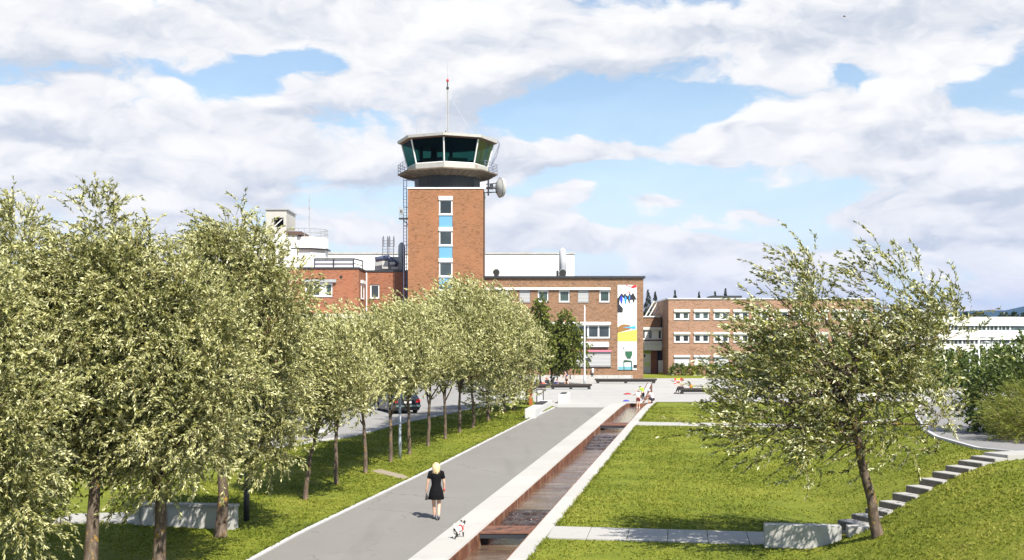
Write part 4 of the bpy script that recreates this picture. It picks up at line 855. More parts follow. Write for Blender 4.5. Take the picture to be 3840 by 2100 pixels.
# --- pale brick block
YP = 144.0; PX0, PX1, PZ = WX(668.4, YP), WX(873.5, YP), WZ(299.3, YP); PB = .66
pbk = thing('pale_brick_block', 'long pinkish brick office block with rows of paired white windows', 'building', ((PX0 + PX1) / 2, YP + 8, PB))
H = []
for row, (a, b) in enumerate(((311.6, 319.7), (334.2, 342.4), (357.2, 366.0))):
    for i in range(10 if row >= 0 else 0):
        x = 674.2 + i * 19.8; H.append((hole(x, x + 15.4, a, b, YP), row))
mb = MB(); facade(mb, PX0, PX1, PB - .4, PZ, YP, [h for h, _ in H]); shell(mb, PX0, PX1, YP, YP + 16, PB - .4, PZ); mb.build('wall', M_PINKBRICK, pbk, world=True)
for h, row in H:
    mid = (h[0] + h[1]) / 2
    window(pbk, h, YP, [(mid, .42)] if row < 2 else (), kind='glass' if row < 2 else 'roller', fr=.17, cap=.26, capw=.06, pane=(M_PANE2 if row == 0 else M_PANE))
part(pbk, 'roof_edge', M_ZINC, (PX0 - .1, PX1 + .1, YP - .1, YP + 16.1, PZ + .002, PZ + .16))
part(pbk, 'roof_lantern', M_DARK, (WX(712, 150), WX(742, 150), 150, 154, PZ + .17, WZ(295.6, 150)))
for px in (655.5, 659.0):
    pass
ra = thing('roof_braces', 'slanting white roof braces above the link building', 'braces', (WX(656, YK + 2), YK + 2, KZ + .16)); mb = MB()
for a, b in ((645, 656), (649, 660), (653, 664)): mb.tube([(WX(a, YK + 2), YK + 2, KZ + .1), (WX(b, YK + 2), YK + 4, WZ(300.5, YK + 2))], .09, 6)
mb.build('braces', M_OFFWHITE, ra, world=True)
# --- far white office building
YO = 230.0; OX0, OX1, OXE = WX(830, YO), WX(1013, YO), WX(1075, YO + 14); OZ = WZ(316.9, YO); OB = WZ(358, YO)
of = thing('white_office', 'distant white office building with dark ribbon windows and rooftop lettering', 'building', ((OX0 + OX1) / 2, YO + 10, .9))
def ofl(nm, m, za, zb, out=0.0):
    mb = MB(); y = YO - out; ye = YO + 14 - out
    P = [(OX0, y), (OX1, y), (OXE, ye), (OXE, YO + 40), (OX0, YO + 40)]
    mb.add([(a, b, za) for a, b in P] + [(a, b, zb) for a, b in P], [(0, 1, 6, 5), (1, 2, 7, 6), (2, 3, 8, 7), (3, 4, 9, 8), (4, 0, 5, 9), (5, 6, 7, 8, 9)]); return mb.build(nm, m, of, world=True)
zz = [WZ(q, YO) for q in (316.9, 325.8, 330.2, 339.7, 343.9)]
ofl('upper_fascia', M_WHITE, zz[1], zz[0], .5); r1 = ofl('ribbon_window', M_PANE2, zz[2], zz[1] - .003, .1); ofl('middle_fascia', M_WHITE, zz[3], zz[2] - .003, .5); r2 = ofl('ribbon_window', M_PANE, zz[4], zz[3] - .003, .1); ofl('lower_wall', M_WHITE, .2, zz[4] - .003, .5)
for rr_, (a, b) in ((r1, (zz[2], zz[1])), (r2, (zz[4], zz[3]))):
    mb = MB()
    for i in range(46):
        x = OX0 + (OX1 - OX0) * i / 46; mb.box(x, x + (.12 if i % 3 else .30), YO - .22, YO - .11, a + .02, b - .02)
    o = mb.build('mullions', M_ROLLER, None); o.location = -wloc(of); o.parent = rr_
words('LIN AKTEL DGO', 1.35, (WX(986, YO), YO - .53, WZ(321.8, YO)), M_FADED, 'lettering', of, 1.55)
# ---------------------------------------------------------------- trees and plants
def unit(a): return a / np.maximum(np.linalg.norm(a, axis=-1, keepdims=True), 1e-9)
def crown_points(g, lobes, n, shell, lump=.22, gap=0.0):
    """points and outward directions spread through a union of lumpy ellipsoids"""
    lobes = np.array(lobes, float); vol = lobes[:, 3] * lobes[:, 4] * lobes[:, 5]; vol = vol ** .66
    idx = g.choice(len(lobes), n * 3, p=vol / vol.sum()); L = lobes[idx]
    d = unit(g.normal(size=(n * 3, 3))); r = shell + (1 - shell) * g.random(n * 3) ** .55
    r = np.where(g.random(n * 3) < .22, g.random(n * 3) ** .5, r)
    ph = g.random(6) * 6.28
    lum = 1 + lump * (np.sin(d[:, 0] * 5.1 + ph[0] + L[:, 0]) * np.sin(d[:, 2] * 6.3 + ph[1]) + .6 * np.sin(d[:, 1] * 9 + d[:, 2] * 8 + ph[2] + L[:, 2] * 3))
    p = L[:, :3] + d * L[:, 3:6] * (r * lum)[:, None]
    c = np.sin(p[:, 0] * 2.1 + ph[3]) * np.sin(p[:, 1] * 1.9 + ph[4]) * np.sin(p[:, 2] * 2.3 + ph[5])
    keep = c < (1.0 - gap) * (g.random(n * 3) * .6 + .25) if gap else np.ones(n * 3, bool)
    # nothing deep inside another lobe's core
    p, d = p[keep][:n], d[keep][:n]
    return p, d
def twigs_leaves(g, p, d, L, nseg, wind, droop, up, nleaf, ll, lw, spread=.75, jit=.5):
    """curved twigs from points p along d; returns twig ribbons and leaf diamonds"""
    n = len(p); wind = np.array(wind, float); T = np.zeros((n, nseg + 1, 3)); T[:, 0] = p
    dr = unit(d + np.array([0, 0, up]) + g.normal(size=(n, 3)) * jit); Ls = L * (.6 + .8 * g.random(n)); dirs = np.zeros((n, nseg + 1, 3)); dirs[:, 0] = dr
    for i in range(nseg):
        dr = unit(dr + wind * (.5 + .5 * i / nseg) + np.array([0, 0, -droop]) * (i + 1) / nseg + g.normal(size=(n, 3)) * .10)
        T[:, i + 1] = T[:, i] + dr * (Ls / nseg)[:, None]; dirs[:, i + 1] = dr
    m = n * nleaf; tw = np.repeat(np.arange(n), nleaf); t = (g.random(m) ** .8) * nseg; i0 = np.minimum(t.astype(int), nseg - 1); fr = (t - i0)[:, None]
    base = T[tw, i0] * (1 - fr) + T[tw, i0 + 1] * fr; td = unit(dirs[tw, i0] * (1 - fr) + dirs[tw, i0 + 1] * fr)
    side = unit(np.cross(td, g.normal(size=(m, 3)))); ld = unit(td + side * spread * (.4 + g.random((m, 1))) + g.normal(size=(m, 3)) * .15 + np.array(wind) * .4)
    nr = unit(np.cross(ld, g.normal(size=(m, 3)))); wv = nr
    s = (.6 + .7 * g.random((m, 1))); ln = (ll[tw][:, None] if hasattr(ll, '__len__') else ll) * s; wd = (lw[tw][:, None] if hasattr(lw, '__len__') else lw) * s
    lv = np.stack([base, base + ld * ln * .45 + wv * wd * .5, base + ld * ln + np.array([0, 0, -.08]) * ln, base + ld * ln * .45 - wv * wd * .5], 1)
    return T, lv
def crown_mesh(name, parent, g, p, d, m, L=.8, nseg=4, wind=(0, 0, 0), droop=.3, up=.4, nleaf=40, ll=.1, lw=.025, twig_r=.006, spread=.75, jit=.5, twigm=None):
    T, lv = twigs_leaves(g, p, d, L, nseg, wind, droop, up, nleaf, ll, lw, spread, jit)
    verts = lv.reshape(-1, 3); nf = len(lv); faces = np.arange(nf * 4).reshape(-1, 4); mi = np.zeros(nf, int)
    if twig_r:
        n = len(T); w_ = unit(np.cross(unit(T[:, -1] - T[:, 0]), g.normal(size=(n, 3))))[:, None] * twig_r * np.linspace(1, .35, nseg + 1)[None, :, None]
        a, b = T - w_, T + w_; tv = np.concatenate([a, b], 1); k = (nseg + 1) * 2; off = len(verts) + np.arange(n)[:, None] * k
        fs = [np.concatenate([off + i, off + i + 1, off + nseg + 2 + i, off + nseg + 1 + i], 1) for i in range(nseg)]
        verts = np.concatenate([verts, tv.reshape(-1, 3)]); faces = np.concatenate([faces] + fs); mi = np.concatenate([mi, np.ones(n * nseg, int)])
    return np_mesh(name, verts, faces, [m, twigm or M_TWIG], parent, mi)
def limbs(mb, g, trunk, radii, targets, top_i, r=.05, bend=.25, wind=(0, 0, 0)):
    wind = Vector(wind)
    for tg in targets:
        tg = Vector(tg); f = g.random() * .6 + .4; i = max(1, min(len(trunk) - 1, int(round(top_i + (len(trunk) - 1 - top_i) * g.random())))); s = Vector(trunk[i]); mid = s.lerp(tg, .5) + Vector((g.normal() * bend, g.normal() * bend, abs(g.normal()) * bend * .6))
        pts = []; rs = []
        for q in range(7):
            t = q / 6; p = s.lerp(mid, t).lerp(mid.lerp(tg, t), t) + wind * t * t * .3; pts.append(p); rs.append(r * (1 - .82 * t))
        mb.tube(pts, rs, 6)
        for j in range(3):
            b0 = pts[2 + j]; e = b0 + Vector((g.normal(), g.normal(), g.normal() * .6 + .5)) * .55; mb.tube([b0, b0.lerp(e, .5) + Vector((0, 0, .1)), e], [r * .4, r * .28, r * .12], 5)
def tree(name, label, cat, base, trunk, r0, lobes, seed, group=None, n=2400, m=None, shell=.55, gap=0.0, lump=.22, limbn=16, fork=.55, limb_r=.05, wind=(0, 0, 0), bark=None, **kw):
    g = np.random.default_rng(seed); t = thing(name, label, cat, base, 0, group)
    k = 9; tp = np.array(trunk, float); q = np.linspace(0, len(tp) - 1, k); pts = np.stack([np.interp(q, np.arange(len(tp)), tp[:, i]) for i in range(3)], 1)
    pts[1:-1, :2] += g.normal(size=(k - 2, 2)) * r0 * .22
    rad = [r0 * (1 - .62 * i / (k - 1)) for i in range(k)]; rad[0] = r0 * 1.35
    pts = [tuple(p) for p in pts]; pts.insert(1, tuple(np.array(pts[0]) * .88 + np.array(pts[1]) * .12)); rad.insert(1, r0 * 1.05); pts[0] = (pts[0][0], pts[0][1], pts[0][2] - .15)
    mb = MB(); mb.tube(pts, rad, 10)
    p, d = crown_points(g, lobes, n, shell, lump, gap)
    tg = p[g.choice(len(p), limbn, replace=False)] - np.array(0.0)
    lc = np.array(lobes, float)[:, :3]; limbs(mb, g, pts, rad, [tuple(x) for x in lc] + [tuple(x) for x in tg], int(len(pts) * fork), limb_r, .2, wind)
    mb.build('trunk', bark or M_BARK, t, True)
    crown_mesh('crown', t, g, p, d, m or M_WILLOW, wind=wind, **kw); return t
WL = 'tall silvery willows in the shade bank'
BIG = dict(n=4500, nleaf=38, ll=.098, lw=.031, L=.64, gap=.15, wind=(-.20, .06, .05), droop=.42, up=.7, shell=.60, limbn=26, limb_r=.055, twig_r=.006, lump=.25)
def gz(x, y): return (x, y, tz(x, y))
# lobes: x, y, z, rx, ry, rz about the foot of the tree
tree('willow_tree', 'tall silvery willow on a leaning trunk, nearest the low wall and the path', 'tree', gz(-8.02, 31.65), [(0, 0, 0), (.05, 0, 1.5), (.1, 0, 3.0), (.25, 0, 5.5)], .17,
     [(.4, 0, 7.2, 1.1, 1.2, 1.3), (1.25, 0, 6.5, 1.15, 1.3, 1.25), (.65, -.1, 5.2, 1.5, 1.6, 1.4), (.75, .7, 3.7, 1.25, 1.1, 1.4), (.95, .8, 2.6, .8, .8, .9), (-.4, .1, 4.6, 1.0, 1.3, 1.4), (.35, 0, 8.35, .5, .5, .6), (-.05, 0, 7.9, .6, .6, .6), (.0, .5, 3.0, .9, .8, .9)], 11, WL, **BIG)
tree('willow_tree', 'broad silvery willow between the two tallest peaks, trunk cut off by the frame edge', 'tree', gz(-8.35, 27.2), [(0, 0, 0), (0, 0, 1.5), (-.05, 0, 3), (0, 0, 5)], .17,
     [(-.2, 0, 5.9, 1.5, 1.5, 1.7), (.5, 0, 4.4, 1.6, 1.6, 1.6), (-.7, .2, 3.6, 1.5, 1.5, 1.6), (.9, 0, 6.0, .95, 1.0, 1.2), (-1.1, 0, 6.2, .9, .9, 1.2), (.1, -.3, 3.2, 1.0, .8, 1.2), (1.0, -.2, 3.4, .8, .8, 1.0)], 12, WL, **BIG)
tree('willow_tree', 'tallest silvery willow with a pointed top, standing over the shaded hollow', 'tree', gz(-9.75, 26.5), [(0, 0, 0), (.05, 0, 1.6), (.1, 0, 3.2), (.2, 0, 6.0)], .18,
     [(.35, 0, 6.6, 1.3, 1.4, 1.4), (-.1, 0, 5.5, 1.7, 1.7, 1.7), (.9, 0, 5.8, 1.0, 1.1, 1.3), (-.9, .2, 4.1, 1.5, 1.5, 1.5), (.15, 0, 8.1, .55, .55, .7), (.6, .4, 3.9, 1.2, 1.1, 1.3), (-.35, 0, 7.2, .6, .6, .6)], 13, WL, **BIG)
tree('willow_tree', 'silvery willow at the very edge of the frame with long hanging strands', 'tree', gz(-12.2, 26.6), [(0, 0, 0), (.05, 0, 1.6), (.1, 0, 3.2), (.2, 0, 6.0)], .17,
     [(.5, 0, 6.3, 1.2, 1.4, 1.5), (.1, 0, 5.2, 1.6, 1.8, 1.6), (1.1, 0, 5.2, 1.1, 1.2, 1.5), (-.8, 0, 4.5, 1.6, 1.6, 1.6), (1.0, 0, 3.6, 1.3, 1.3, 1.5), (.6, 0, 7.9, .55, .55, .7), (1.45, -.6, 2.2, .55, .6, 1.5), (.7, -.3, 2.4, .8, .8, 1.2)], 14, WL, **BIG)
tree('willow_tree', 'nearest silvery willow, only its outer hanging strands reaching into the frame edge', 'tree', gz(-11.3, 23.4), [(0, 0, 0), (.05, 0, 1.6), (.1, 0, 3.2), (.2, 0, 5.0)], .17,
     [(0, 0, 5.0, 1.5, 1.5, 1.6), (.6, .2, 3.9, 1.3, 1.4, 1.4), (-.8, 0, 4.2, 1.3, 1.5, 1.5), (1.1, .3, 2.6, .55, .6, 1.2), (.3, 0, 6.2, .9, .9, .9)], 15, WL, **{**BIG, 'n': 3400})
# the avenue of younger willows beside the asphalt path
AV = 'avenue of young willows beside the asphalt path'
px = [(768, 1257, 5.5), (846, 1218, 5.7), (919, 1190, 5.9), (982, 1162, 6.2), (1030, 1143, 6.2), (1077, 1122, 6.3), (1120, 1104, 6.6), (1156, 1089, 7.3), (1190, 1076, 7.5), (1228, 1058, 7.0), (1268, 1037, 6.2), (1292, 1031, 5.2)]
AVL = ['young willow with a leaning forked trunk, closest to the walking woman along the row', 'second young willow of the row counted from the tall willows', 'third young willow of the row, beside the bare soil patch end',
       'young willow just before the slim grey lamp post', 'young willow just behind the slim grey lamp post', 'young willow in front of the dark car', 'young willow just past the dark car bonnet',
       'young willow with a small low side sprout, beyond the car', 'highest young willow, its crown over the foot of the tower', 'young willow where the row meets the concrete seat', 'young willow beside the white screens', 'last young willow before the rusted posts']
SM = dict(L=.75, wind=(-.55, .10, .22), droop=.05, up=.5, shell=.5, limbn=14, limb_r=.035, twig_r=.005, lump=.3)
for i, (vx, vy, h) in enumerate(px):
    x, y = G(*V(vx, vy)); g = np.random.default_rng(50 + i); c0 = 2.1 + .12 * i if i < 3 else 2.2; w_ = [1.3, 1.3, 1.35, 1.4, 1.45, 1.5, 1.6, 1.75, 1.9, 2.0, 2.0, 1.8][i]; hc = h - c0
    lean = .55 if i == 0 else g.normal() * .12
    c0 += .35 + (.35 if 2 < i < 8 else 0); hc = h - c0
    lob = [(lean * .8, 0, c0 + hc * .30, w_ * .95, w_, hc * .30), (lean + g.normal() * .25 + (.35 if i > 6 else 0), 0, c0 + hc * .55, w_, w_, hc * .34), (lean + g.normal() * .3, .1, c0 + hc * .80, w_ * .72, w_ * .7, hc * .24),
           (lean - .6 * w_, g.normal() * .3, c0 + hc * .45, w_ * .6, w_ * .7, hc * .26), (lean + .62 * w_, g.normal() * .3, c0 + hc * .38, w_ * .6, w_ * .7, hc * .28)]
    if i >= 9: lob.append((.3, -.2, 1.6, w_ * .7, w_ * .7, .9))
    far = y > 55
    tree('young_willow_tree', AVL[i], 'tree', gz(x, y), [(0, 0, 0), (lean * .25, 0, 1.3), (lean * .7, 0, 2.3), (lean, 0, c0 + hc * .5)], .085 if i < 9 else .10, lob, 100 + i, AV,
         n=1500 if not far else 1450, nleaf=24 if not far else 24, ll=.13 if not far else .16, lw=.042 if not far else .054, **SM)
# the wind-blown willow over the stairs
bx, by = 9.13, 28.7
RTREE = tree('windblown_willow', 'large windblown willow leaning over the lawn beside the concrete stairs', 'tree', gz(bx, by), [(0, 0, 0), (-.18, 0, .9), (-.45, 0, 1.9), (-.62, 0, 2.8), (-.55, 0, 4.4)], .15,
     [(-2.1, 0, 5.8, .85, 1.0, .95), (-2.3, 0, 5.0, .95, 1.1, .85), (.35, 0, 5.8, 1.0, 1.1, 1.05), (-1.0, 0, 4.2, 1.9, 1.8, 1.0), (-2.8, .1, 4.0, 1.05, 1.1, .9), (.9, 0, 4.6, 1.2, 1.3, 1.2), (-2.4, .2, 2.7, 1.6, 1.4, .75), (-.3, .1, 2.9, 1.7, 1.5, 1.0),
      (1.45, 0, 5.2, .65, .8, .9), (1.35, -.2, 3.2, .6, .7, .45), (-1.3, 0, 1.75, .75, .8, .45), (-3.5, 0, 3.1, .5, .7, .4)], 31,
     n=1800, nleaf=28, ll=.12, lw=.038, L=.75, m=M_WILLOW_R, wind=(-.42, .05, .08), droop=.10, up=.75, shell=.40, gap=.45, lump=.34, limbn=36, limb_r=.042, twig_r=.008, fork=.62, jit=.4)
mb = MB(); g = np.random.default_rng(5)
# shrubs and hedges: foliage without a visible trunk
def shrub(name, label, cat, base, lobes, seed, m, n, nleaf, ll, lw, L=.4, group=None, up=.5, wind=(0, 0, 0), twig=True, droop=.15, shell=.72, lump=.2, jit=.5, spread=.8):
    g = np.random.default_rng(seed); t = thing(name, label, cat, base, 0, group); p, d = crown_points(g, lobes, n, shell, lump)
    p[:, 2] = np.maximum(p[:, 2], .05)
    mb = MB()
    for i in range(5):
        e = p[int(g.integers(len(p)))] * .8; mb.tube([(e[0] * .25, e[1] * .25, -.1), (e[0] * .6, e[1] * .6, e[2] * .5), tuple(e)], [.05, .035, .015], 5)
    mb.build('stems', M_BARK, t); crown_mesh('foliage', t, g, p, d, m, L=L, wind=wind, droop=droop, up=up, nleaf=nleaf, ll=ll, lw=lw, twig_r=.004 if twig else 0, jit=jit, spread=spread); return t
shrub('large_shrub', 'tall dense dark green shrub mass beside the curved path', 'shrub', gz(21.6, 47.5), [(0, 0, 1.9, 2.6, 3.0, 1.9), (2.6, .5, 2.1, 2.6, 3.0, 2.0), (-1.3, -.6, 1.2, 1.4, 2.0, 1.3), (1.2, -1.6, 1.5, 2.2, 2.0, 1.5)], 61, M_HEDGE, 3600, 12, .17, .085, .5)
shrub('large_shrub', 'brighter green shrub crown rising behind the dark shrub mass', 'shrub', gz(26.8, 50), [(0, 0, 1.7, 2.6, 2.6, 1.6), (2.2, 0, 1.7, 2.4, 2.4, 1.6)], 62, M_HEDGE, 2200, 12, .17, .085, .5)
shrub('ornamental_grass', 'low feathery yellow green grass clump in front of the dark shrubs', 'ornamental grass', gz(19.7, 42.2), [(0, 0, .8, 1.7, 2.2, .95), (1.7, .2, .95, 1.6, 2.0, 1.0), (-.9, -.5, .5, 1.0, 1.6, .6)], 63, M_YGRASS, 2600, 14, .20, .016, .7, up=1.3, wind=(-.15, 0, 0), droop=.35, jit=.25, spread=.3)
shrub('ornamental_grass', 'shadowed low clump at the path edge under the feathery grass', 'ornamental grass', gz(20.4, 38.4), [(0, 0, .5, 1.4, 1.8, .7), (1.6, 0, .6, 1.4, 1.8, .8)], 64, M_HEDGE, 1200, 14, .16, .03, .5, up=1.0, droop=.3, jit=.3, spread=.4)
BG = 'rounded bushes along the far end of the curved path'
for i, (x, y, r, h, lab, m) in enumerate(((31.0, 97, 3.0, 3.5, 'rounded olive bush at the far bend of the curved path', M_YGRASS), (35.2, 104, 3.0, 3.5, 'bright green bush below the white office, next to the lamp', M_HEDGE), (40.5, 108, 3.4, 3.2, 'dark bush behind the lamp at the far path end', M_HEDGE),
                                           (27.2, 112, 3.6, 4.4, 'taller green bush in the gap past the windblown willow', M_BIRCH), (34.0, 120, 3.6, 4.3, 'tallest green bush close below the white office ribbon window', M_HEDGE), (46.5, 112, 4.0, 3.4, 'dark bush seen over the large shrub mass', M_HEDGE))):
    shrub('round_bush', lab, 'bush', gz(x, y), [(0, 0, h * .48, r, r, h * .46), (r * .5, -.5, h * .35, r * .6, r * .6, h * .33), (-r * .55, -.4, h * .3, r * .6, r * .6, h * .3)], 70 + i, m, 1100, 9, .34, .19, .7, BG, twig=False)
# small green trees before the mural wing
for i, (px_, py0, py1, hw_, lab) in enumerate(((540, 303, 378, 9, 'slim dark green tree rising behind the willow avenue against the brick wing'), (566, 316, 379, 17, 'small rounded dark green tree by the tall pole and the brick wing'), (551, 330, 380, 13, 'lower dark green tree between the willows and the tall pole'))):
    Yb = 112 + i * 2; x = WX(px_, Yb); zt, zb = WZ(py0, Yb) - .97, WZ(py1, Yb) - .97; r = hw_ * Yb / F; hh = zt - max(zb, 1.4)
    lob = [(0, 0, zt - hh * .38, r * .75, r * .8, hh * .40), (r * .2, 0, zt - hh * .66, r, r, hh * .34), (-r * .5, 0, zt - hh * .55, r * .55, r * .6, hh * .28), (.0, 0, zt - hh * .12, r * .35, r * .35, hh * .16)]
    tree('small_broadleaf_tree', lab, 'tree', (x, Yb, .97), [(0, 0, 0), (.05, 0, 1.2), (0, 0, zt * .5)], .10, lob, 80 + i, 'small trees in front of the brick wing', n=1000, nleaf=14, ll=.22, lw=.13, L=.6, m=M_BIRCH, shell=.55, limbn=10, limb_r=.04, twig_r=.006, droop=.5, up=.2, lump=.25, wind=(-.1, 0, 0))
# low planting at the foot of the pale brick block
for i in range(9):
    x = WX(677 + i * 12.5, 142.5); g_ = random.Random(i); shrub('border_plant', 'low leafy plant in the bed, number %s from the passage' % ('first second third fourth fifth sixth seventh eighth ninth'.split()[i]) if False else ('%s low leafy border plant of the bed, counted from the passage' % 'first second third fourth fifth sixth seventh eighth ninth'.split()[i]), 'plant', (x, 142.5, .95), [(0, 0, .5, .75, .5, .5 + .25 * g_.random())], 300 + i, M_YGRASS if i % 3 else M_HEDGE, 90, 8, .3, .14, .4, 'border plants under the pale brick block', twig=False)
# spruces beyond the roofs
def spruce(base, h, r, seed, label):
    g = np.random.default_rng(seed); t = thing('spruce_tree', label, 'tree', base, 0, 'dark spruces beyond the roofs'); mb = MB(); mb.tube([(0, 0, -.2), (0, 0, h)], [h * .016, .02], 6); mb.build('trunk', M_BARK, t)
    n = 900; z = h * (.10 + .9 * g.random(n) ** .7); r = r * 1.35; rr = r * (1 - z / h) * (.35 + .65 * g.random(n)) * (1 + .35 * np.sin(z * 5)); a = g.random(n) * 6.28
    p = np.stack([np.cos(a) * rr * .5, np.sin(a) * rr * .5, z], 1); d = np.stack([np.cos(a), np.sin(a), np.full(n, -.15)], 1)
    crown_mesh('crown', t, g, p, d, M_SPRUCE, L=r * .42 * ((1 - z / h) + .06), nseg=3, droop=.25, up=0, nleaf=9, ll=h * .035 * (1.08 - z / h) ** .6, lw=h * .013 * (1.08 - z / h) ** .6, twig_r=.012, jit=.15, twigm=M_SPRUCE)
for i, (px_, py_, r, lab) in enumerate(((648, 289.5, 2.3, 'tallest spruce over the link roof beside the mural wing'), (655.2, 291.5, 1.7, 'second spruce over the link roof, behind the white braces'), (675, 290, 1.6, 'spruce tip over the first window of the pale brick block'), (699, 291.5, 1.5, 'spruce tip over the middle of the pale brick roof'), (715, 291, 1.5, 'spruce tip just before the dark roof lantern'), (725.5, 288.2, 1.7, 'ragged spruce top behind the dark roof lantern'), (641, 300, 2.0, 'low spruce half hidden by the mural wing corner'))):
    Y_ = 178 + i * 3; spruce((WX(px_, Y_), Y_, .5), WZ(py_, Y_) - .5, r * 1.05, 400 + i, lab)
# distant wood and the blue ridge
for i, (px_, w_, py_) in enumerate(((938, 22, 314.5), (958, 11, 314.8), (979, 9, 312.3), (1014, 8, 314), (966, 5, 315), (1003, 6, 314.6), (1027, 8, 313), (915, 16, 315), (890, 14, 315))):
    Y_ = 330.0 + 6 * i; x = WX(px_, Y_); r = w_ * Y_ / F * .75; h = WZ(py_, Y_) - .97
    shrub('distant_tree', ('broad dark treetop above the white office near the willow edge', 'small dark treetop beside the office lettering start', 'domed dark treetop above the office lettering', 'dark treetop above the office corner', 'low treetop joining the domed one', 'low treetop between dome and office corner', 'dark treetop cut by the frame edge above the office', 'dark treetop glimpsed through the willow', 'dark treetop behind the windblown willow crown')[i], 'tree', (x, Y_, .97),
          [(0, 0, h * .62, r, r * .7, h * .36), (0, 0, h * .3, r * 1.1, r * .7, h * .3), (r * .5, 0, h * .5, r * .6, r * .5, h * .3)], 500 + i, M_FARTREE, 500, 6, .9, .7, .6, 'dark treetops beyond the white office', twig=False)
def hillmat(t):
    v = gp(t); n = t.noise(v, .004, 6, .6); return pbr(t, t.ramp(n, [(.3, (.012, .028, .012)), (.7, (.03, .055, .025))]), .95, 0, .1)
M_HILL = mat('forested_ridge', hillmat)
YR_ = 5200.0; nx = 150; v = []; f = []
ridge = [(-600, 318), (200, 316), (500, 314), (760, 313), (860, 312.6), (900, 312), (925, 311.6), (945, 312.6), (960, 311.2), (985, 310.4), (1003, 310.8), (1014, 309), (1026, 305.5), (1045, 302), (1090, 298), (1200, 300), (1500, 310), (2000, 318)]
for i in range(nx):
    pxx = -600 + 2600 * i / (nx - 1); pyy = float(np.interp(pxx, [a for a, _ in ridge], [b for _, b in ridge])) + .35 * math.sin(i * 1.7) + .25 * math.sin(i * 3.9)
    for k, (dy, fz_) in enumerate(((-900, 0), (-600, .45), (-250, .85), (0, 1), (300, .8), (600, .3), (900, 0))): yy = YR_ + dy; v.append((WX(pxx, YR_) * (yy / YR_) ** .4, yy, -2 + (WZ(pyy, YR_) + 2) * fz_ + (12 * math.sin(i * 2.3 + k * 1.9) if 0 < k < 6 and k != 3 else 0)))
for i in range(nx - 1):
    for k in range(6): f.append((i * 7 + k, (i + 1) * 7 + k, (i + 1) * 7 + k + 1, i * 7 + k + 1))
hl = np_mesh('hills', v, f, M_HILL, smooth=True); tag(hl, kind='structure')
# grass blades over the near turf
g = np.random.default_rng(9); N = 300000
yy = 18 + 57 * g.random(N) ** 1.35; uu = np.where(g.random(N) < .36, -14 + (14 - 6.3) * g.random(N), PV_R + .05 + 15.5 * g.random(N)); xx = uu + KX * (yy - Y0)
kx = np.interp(yy, kY, kX); pk = np.interp(yy, [38, 44.6, 48, 52, 56, 61.4, 68, 75, 81], [-34, -19.9, -14.6, -10.3, -8.3, -6.7, -4.6, -2.0, .2]); pl = np.interp(yy, XLY, XLX)
ok = ((uu < 0) & (xx < kx - .20) & (xx > pk + .2)) | ((uu > 0) & (xx < pl - .2))
r1 = np.abs((yy - s1y) - math.tan(A1) * (xx - UX(PV_R, s1y))) < .93; ok &= ~(r1 & (xx < 8.9) & (uu > 0))
r2 = np.abs((yy - s2y) + .16 * (xx - UX(PV_R, s2y))) < .98; ok &= ~(r2 & (uu > 0))
cl = np.sin(xx * 1.7 + yy) * np.sin(yy * 1.3 - xx * .6) + np.sin(xx * .5) * np.sin(yy * .37 + 1); ok &= g.random(N) < (.62 + .35 * cl)
ok &= ~((uu < 0) & (np.abs(yy - 43.9 + (xx + 4.6) * 1.5) < .55) & (np.abs(xx + 4.6) < .95)) & ~((uu < 0) & (np.hypot(xx + 6.1, (yy - 38.6) * .6) < .45))
xx, yy = xx[ok], yy[ok]; n0 = len(xx); ne = 14000; ye = 18 + 62 * g.random(ne) ** 1.3; sd_ = g.random(ne) < .5; xe = np.where(sd_, PV_R + .01 + .09 * g.random(ne) + KX * (ye - Y0), np.interp(ye, kY, kX) - .13 - .08 * g.random(ne))
ke = (~(sd_ & (np.abs(ye - s1y) < .95)) & ~(sd_ & (np.abs(ye - s2y) < 1.0))) & ((ye < 73) | sd_) & (np.sin(ye * 2.7) + np.sin(ye * 6.1 + sd_) + g.random(ne) * 2.5 > .6); xx = np.concatenate([xx, xe[ke]]); yy = np.concatenate([yy, ye[ke]])
n = len(xx); zz_ = terr(xx, yy) - .004; h = (.025 + .04 * g.random(n)); h[n0:] = .05 + .07 * g.random(n - n0); a = g.random(n) * 6.28; lean = g.normal(size=(n, 2)) * .035; lean[n0:, 0] *= 1.8; ww = .010 + .012 * g.random(n) + .0004 * yy
p0 = np.stack([xx - np.cos(a) * ww, yy - np.sin(a) * ww, zz_], 1); p1 = np.stack([xx + np.cos(a) * ww, yy + np.sin(a) * ww, zz_], 1); p2 = np.stack([xx + lean[:, 0], yy + lean[:, 1], zz_ + h], 1)
gr = np_mesh('grass', np.stack([p0, p1, p2], 1).reshape(-1, 3), np.arange(n * 3).reshape(-1, 3), M_BLADE); tag(gr, 'short green lawn grass with worn and yellowed patches', 'grass', kind='stuff')
